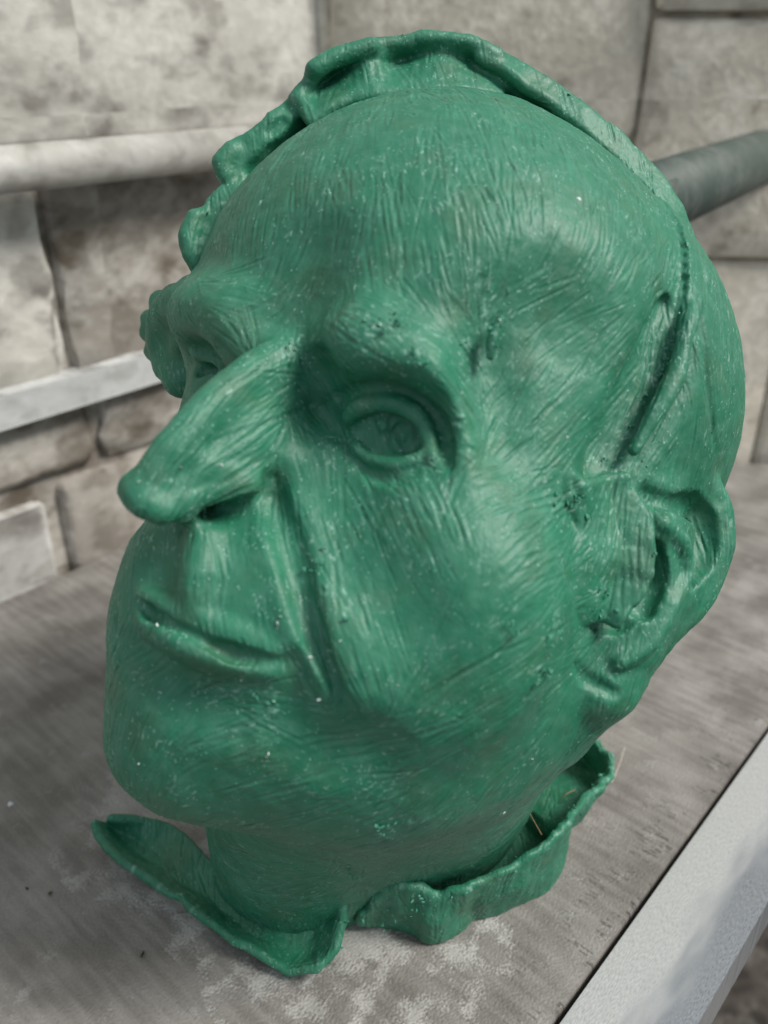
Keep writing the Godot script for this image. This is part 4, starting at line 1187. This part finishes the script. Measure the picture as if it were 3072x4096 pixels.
func strokes_run() -> void:  # how the tool was drawn over the wax: a place and a direction
	g(Vector3(8.8, 54.8, 91.8), Vector3(0.41, -0.87, 0.28))
	g(Vector3(-23.4, 47.6, 92.3), Vector3(0.15, -0.95, 0.28))
	g(Vector3(-36.3, 36.1, 90.6), Vector3(0.22, -0.96, 0.19))
	g(Vector3(-7.9, 54.0, 92.4), Vector3(0.30, -0.90, 0.33))
	g(Vector3(20.3, 53.8, 89.9), Vector3(0.45, -0.87, 0.21))
	g(Vector3(21.0, 67.7, 81.9), Vector3(0.52, -0.77, 0.37))
	g(Vector3(27.3, 76.2, 70.8), Vector3(0.56, -0.70, 0.43))
	g(Vector3(38.3, 44.9, 85.7), Vector3(0.52, -0.85, -0.07))
	g(Vector3(44.6, 62.3, 72.0), Vector3(0.47, -0.84, 0.27))
	g(Vector3(56.9, 60.2, 57.0), Vector3(0.35, -0.84, 0.41))
	g(Vector3(54.7, 40.6, 70.5), Vector3(0.01, -0.97, -0.25))
	g(Vector3(3.5, 23.8, 93.7), Vector3(-0.32, -0.94, -0.07))
	g(Vector3(12.7, 30.4, 94.8), Vector3(0.05, -1.00, -0.07))
	g(Vector3(27.6, 29.8, 92.7), Vector3(0.37, -0.93, -0.08))
	g(Vector3(-9.3, 22.6, 96.2), Vector3(-0.18, -0.98, 0.08))
	g(Vector3(-15.5, 17.6, 98.3), Vector3(0.95, -0.04, -0.30))
	g(Vector3(28.9, 17.8, 95.9), Vector3(0.94, -0.25, -0.25))
	g(Vector3(39.4, 11.3, 90.2), Vector3(0.62, -0.28, -0.74))
	g(Vector3(44.6, 2.9, 89.1), Vector3(0.57, -0.31, -0.76))
	g(Vector3(56.6, 10.2, 66.6), Vector3(0.21, 0.92, -0.32))
	g(Vector3(62.5, 7.1, 60.4), Vector3(0.23, 0.85, -0.47))
	g(Vector3(63.8, 27.3, 56.6), Vector3(0.35, 0.83, -0.43))
	g(Vector3(55.2, 35.6, 68.8), Vector3(0.57, 0.58, -0.58))
	g(Vector3(64.9, 53.0, 46.0), Vector3(-0.12, 0.74, -0.67))
	g(Vector3(65.3, 11.4, 44.4), Vector3(-0.04, 0.69, -0.72))
	g(Vector3(58.0, -17.6, 76.5), Vector3(0.38, 0.53, -0.76))
	g(Vector3(65.0, -16.0, 64.5), Vector3(0.10, 0.48, -0.87))
	g(Vector3(56.0, -28.7, 84.1), Vector3(-0.65, 0.76, 0.10))
	g(Vector3(44.6, -27.3, 86.8), Vector3(-0.77, 0.64, -0.02))
	g(Vector3(69.3, -28.5, 64.4), Vector3(0.06, 0.46, -0.88))
	g(Vector3(64.6, -54.7, 75.7), Vector3(0.56, 0.74, -0.39))
	g(Vector3(68.5, -44.1, 72.8), Vector3(0.44, 0.72, -0.54))
	g(Vector3(30.0, -38.9, 90.3), Vector3(0.67, -0.74, 0.05))
	g(Vector3(45.4, -52.9, 88.0), Vector3(0.59, -0.79, -0.14))
	g(Vector3(43.1, -59.2, 91.0), Vector3(0.52, -0.81, -0.26))
	g(Vector3(59.8, -71.3, 69.4), Vector3(0.67, 0.70, -0.24))
	g(Vector3(63.4, -76.4, 54.9), Vector3(0.48, 0.68, -0.56))
	g(Vector3(44.1, -83.2, 78.2), Vector3(0.83, 0.53, -0.17))
	g(Vector3(39.2, -96.8, 73.8), Vector3(0.77, 0.61, -0.19))
	g(Vector3(59.0, -91.1, 40.4), Vector3(0.53, 0.85, -0.03))
	g(Vector3(61.7, -94.4, 31.9), Vector3(0.57, 0.82, -0.02))
	g(Vector3(44.1, -105.5, 58.0), Vector3(0.74, 0.67, 0.11))
	g(Vector3(-17.3, -147.2, 22.3), Vector3(0.98, 0.22, 0.03))
	g(Vector3(-6.6, -150.9, 14.0), Vector3(0.83, 0.55, 0.06))
	g(Vector3(-3.3, -90.2, 100.2), Vector3(0.23, 0.97, 0.08))
	g(Vector3(5.9, -96.5, 95.5), Vector3(0.58, 0.81, -0.02))
	g(Vector3(18.3, -92.6, 91.7), Vector3(0.75, 0.65, -0.16))
	g(Vector3(13.5, -85.6, 95.2), Vector3(0.83, 0.47, -0.30))
	g(Vector3(-7.2, -81.6, 102.4), Vector3(0.80, 0.59, 0.05))
	g(Vector3(26.3, -84.7, 88.6), Vector3(0.76, -0.17, -0.62))
	g(Vector3(23.4, -102.3, 82.2), Vector3(0.82, 0.56, -0.14))
	g(Vector3(4.5, -17.6, 109.8), Vector3(-0.06, -0.80, 0.59))
	g(Vector3(4.9, -10.5, 104.9), Vector3(0.05, 0.66, -0.75))
	g(Vector3(-0.3, -24.3, 121.5), Vector3(-0.16, -0.90, 0.40))
	g(Vector3(-0.2, -35.7, 124.4), Vector3(0.03, -0.99, 0.13))
	g(Vector3(7.9, -23.2, 104.9), Vector3(0.14, 0.71, -0.69))
	g(Vector3(10.9, -54.0, 104.4), Vector3(0.38, -0.92, -0.10))
	g(Vector3(19.8, -50.5, 99.2), Vector3(0.54, -0.84, -0.04))
	g(Vector3(-12.6, -56.2, 106.1), Vector3(0.46, -0.86, 0.22))
	g(Vector3(14.8, -23.0, 92.1), Vector3(0.50, -0.87, -0.01))
	g(Vector3(9.7, -5.1, 88.0), Vector3(0.51, -0.38, -0.77))
	g(Vector3(80.8, 24.8, 15.0), Vector3(0.18, -0.77, -0.61))
	g(Vector3(80.8, 45.2, -6.2), Vector3(0.26, -0.94, -0.20))
	g(Vector3(76.8, 11.7, 25.6), Vector3(0.18, 0.95, -0.25))
	g(Vector3(80.6, 18.2, 17.7), Vector3(-0.01, 0.95, 0.30))
	g(Vector3(61.7, 69.7, 21.5), Vector3(-0.28, 0.68, -0.68))
	g(Vector3(71.6, 65.0, 5.7), Vector3(-0.38, 0.77, -0.52))
	g(Vector3(74.7, -31.7, 48.9), Vector3(-0.00, 0.54, -0.84))
	g(Vector3(74.8, -46.3, 49.3), Vector3(-0.08, 0.30, -0.95))
	g(Vector3(76.7, -20.3, 34.2), Vector3(-0.10, 0.99, 0.00))

func white_spots() -> Array:  # white flecks
	return [Vector3(3.1, -30.5, 118.7), Vector3(26.1, -57.3, 98.4), Vector3(25.7, -58.9, 98.4), Vector3(-0.9, -67.8, 108.3), Vector3(25.5, -91.2, 88.3), Vector3(25.9, -90.3, 88.3), Vector3(-4.9, -103.8, 97.6), Vector3(19.3, -74.6, 97.5), Vector3(40.6, -58.5, 93.5), Vector3(64.4, 2.2, 57.3), Vector3(50.7, 22.6, 80.5), Vector3(6.9, -27.5, 110.2), Vector3(21.1, -77.4, 94.2), Vector3(36.1, -73.4, 88.8), Vector3(70.1, -78.0, 38.0), Vector3(62.0, -96.7, 26.3), Vector3(53.0, -64.6, 84.7), Vector3(28.3, -40.3, 92.1), Vector3(26.9, -43.1, 93.5), Vector3(53.4, 50.3, 72.2), Vector3(53.8, 59.9, 64.5), Vector3(-1.6, -36.2, 125.0), Vector3(33.7, -64.4, 93.3)]

func crumb_spots() -> Array:  # crumbs of wax
	return [Vector3(28.0, 13.3, 100.2), Vector3(32.0, 13.3, 98.3), Vector3(32.6, 14.9, 97.0), Vector3(34.4, 14.2, 96.4), Vector3(32.1, 10.8, 99.1), Vector3(48.6, 30.9, 76.3), Vector3(47.7, 28.4, 76.6), Vector3(47.3, 25.1, 76.3), Vector3(50.0, 21.3, 80.9), Vector3(50.2, 19.0, 81.1), Vector3(51.1, 17.2, 80.1), Vector3(39.8, 7.5, 95.3), Vector3(41.4, 6.9, 94.4), Vector3(43.1, 15.9, 81.3), Vector3(43.7, 15.9, 80.0), Vector3(4.1, 4.2, 96.6), Vector3(4.8, 4.0, 95.5), Vector3(5.6, 3.3, 94.3), Vector3(67.5, -9.6, 51.9), Vector3(68.5, -10.4, 50.5), Vector3(67.7, -13.1, 51.4), Vector3(70.4, -15.3, 46.9), Vector3(66.5, -13.6, 58.8), Vector3(66.8, -0.3, 36.2), Vector3(67.9, -0.6, 35.4), Vector3(69.3, 1.4, 33.7), Vector3(75.8, 3.4, 27.3), Vector3(72.3, 34.2, 26.2), Vector3(73.1, 33.1, 25.8), Vector3(72.7, 31.7, 26.2), Vector3(71.7, 30.0, 27.0), Vector3(71.2, 25.7, 27.8), Vector3(76.2, -32.0, 37.9), Vector3(77.0, -32.3, 36.3), Vector3(76.1, -45.5, 59.8), Vector3(76.0, -46.8, 61.4), Vector3(75.6, -44.8, 63.3), Vector3(70.3, -44.8, 74.0), Vector3(28.3, -40.3, 92.1), Vector3(26.1, -43.2, 93.3), Vector3(39.1, -53.0, 93.0), Vector3(25.6, -78.1, 91.5), Vector3(26.5, -78.4, 90.6), Vector3(22.6, -76.9, 93.7), Vector3(5.9, -36.1, 113.4), Vector3(0.7, -40.7, 104.9), Vector3(4.7, -40.8, 113.4), Vector3(46.1, -102.1, 63.4), Vector3(46.1, -103.5, 61.5), Vector3(46.7, -102.6, 61.9), Vector3(15.6, -132.8, 22.1), Vector3(14.3, -135.7, 16.4), Vector3(13.5, -138.7, 9.9), Vector3(75.8, -38.2, 37.3), Vector3(75.6, -54.6, 58.1), Vector3(75.5, -53.6, 61.2), Vector3(74.6, -57.2, 62.1), Vector3(3.3, -162.5, -20.3), Vector3(3.9, -164.9, -25.0), Vector3(6.9, -164.7, -26.6), Vector3(12.9, -158.7, -23.6), Vector3(17.1, -155.3, -24.6), Vector3(20.9, -150.9, -24.0), Vector3(20.7, -148.0, -21.2), Vector3(46.7, -104.4, -98.6), Vector3(47.3, -101.4, -100.0), Vector3(50.0, -105.7, -85.0), Vector3(42.5, -112.2, -99.7), Vector3(51.4, -110.5, -64.8), Vector3(52.2, -113.0, -58.9), Vector3(0.8, -178.1, -4.5), Vector3(2.5, -176.6, -6.5), Vector3(72.8, 44.6, 26.6), Vector3(72.4, 39.5, 26.0), Vector3(71.9, 34.0, 26.6), Vector3(70.2, 21.3, 29.1), Vector3(69.2, 12.9, 31.0)]

const TURN := [Vector3(0.0008026, 0.0000792, 0.0005912), Vector3(0.0002691, 0.0008364, -0.0004775), Vector3(-0.0005323, 0.0005424, 0.0006500)]
const SHIFT := Vector3(0.0284, 0.1595, -0.0370)
const BASE := Vector3(-0.0053, 0.0000, -0.2378)
const LOOK := Vector3(153.7, -33.7, 258.1)
func hairs() -> Array:  # in metres
	return [[Vector3(0.0510, 0.0400, -0.2447), Vector3(0.0528, 0.0360, -0.2337), Vector3(0.0561, 0.0340, -0.2246)], [Vector3(0.0663, 0.0260, -0.2470), Vector3(0.0692, 0.0300, -0.2476), Vector3(0.0734, 0.0300, -0.2502)], [Vector3(0.0931, 0.0160, -0.2678), Vector3(0.1012, 0.0090, -0.2856), Vector3(0.1085, 0.0030, -0.3028)]]

func chips() -> Array:  # in metres
	return [Vector3(-0.1566, 0.0005, -0.2708), Vector3(-0.1350, 0.0005, -0.2292), Vector3(-0.1256, 0.0005, -0.2273), Vector3(-0.0847, 0.0005, -0.2020)]
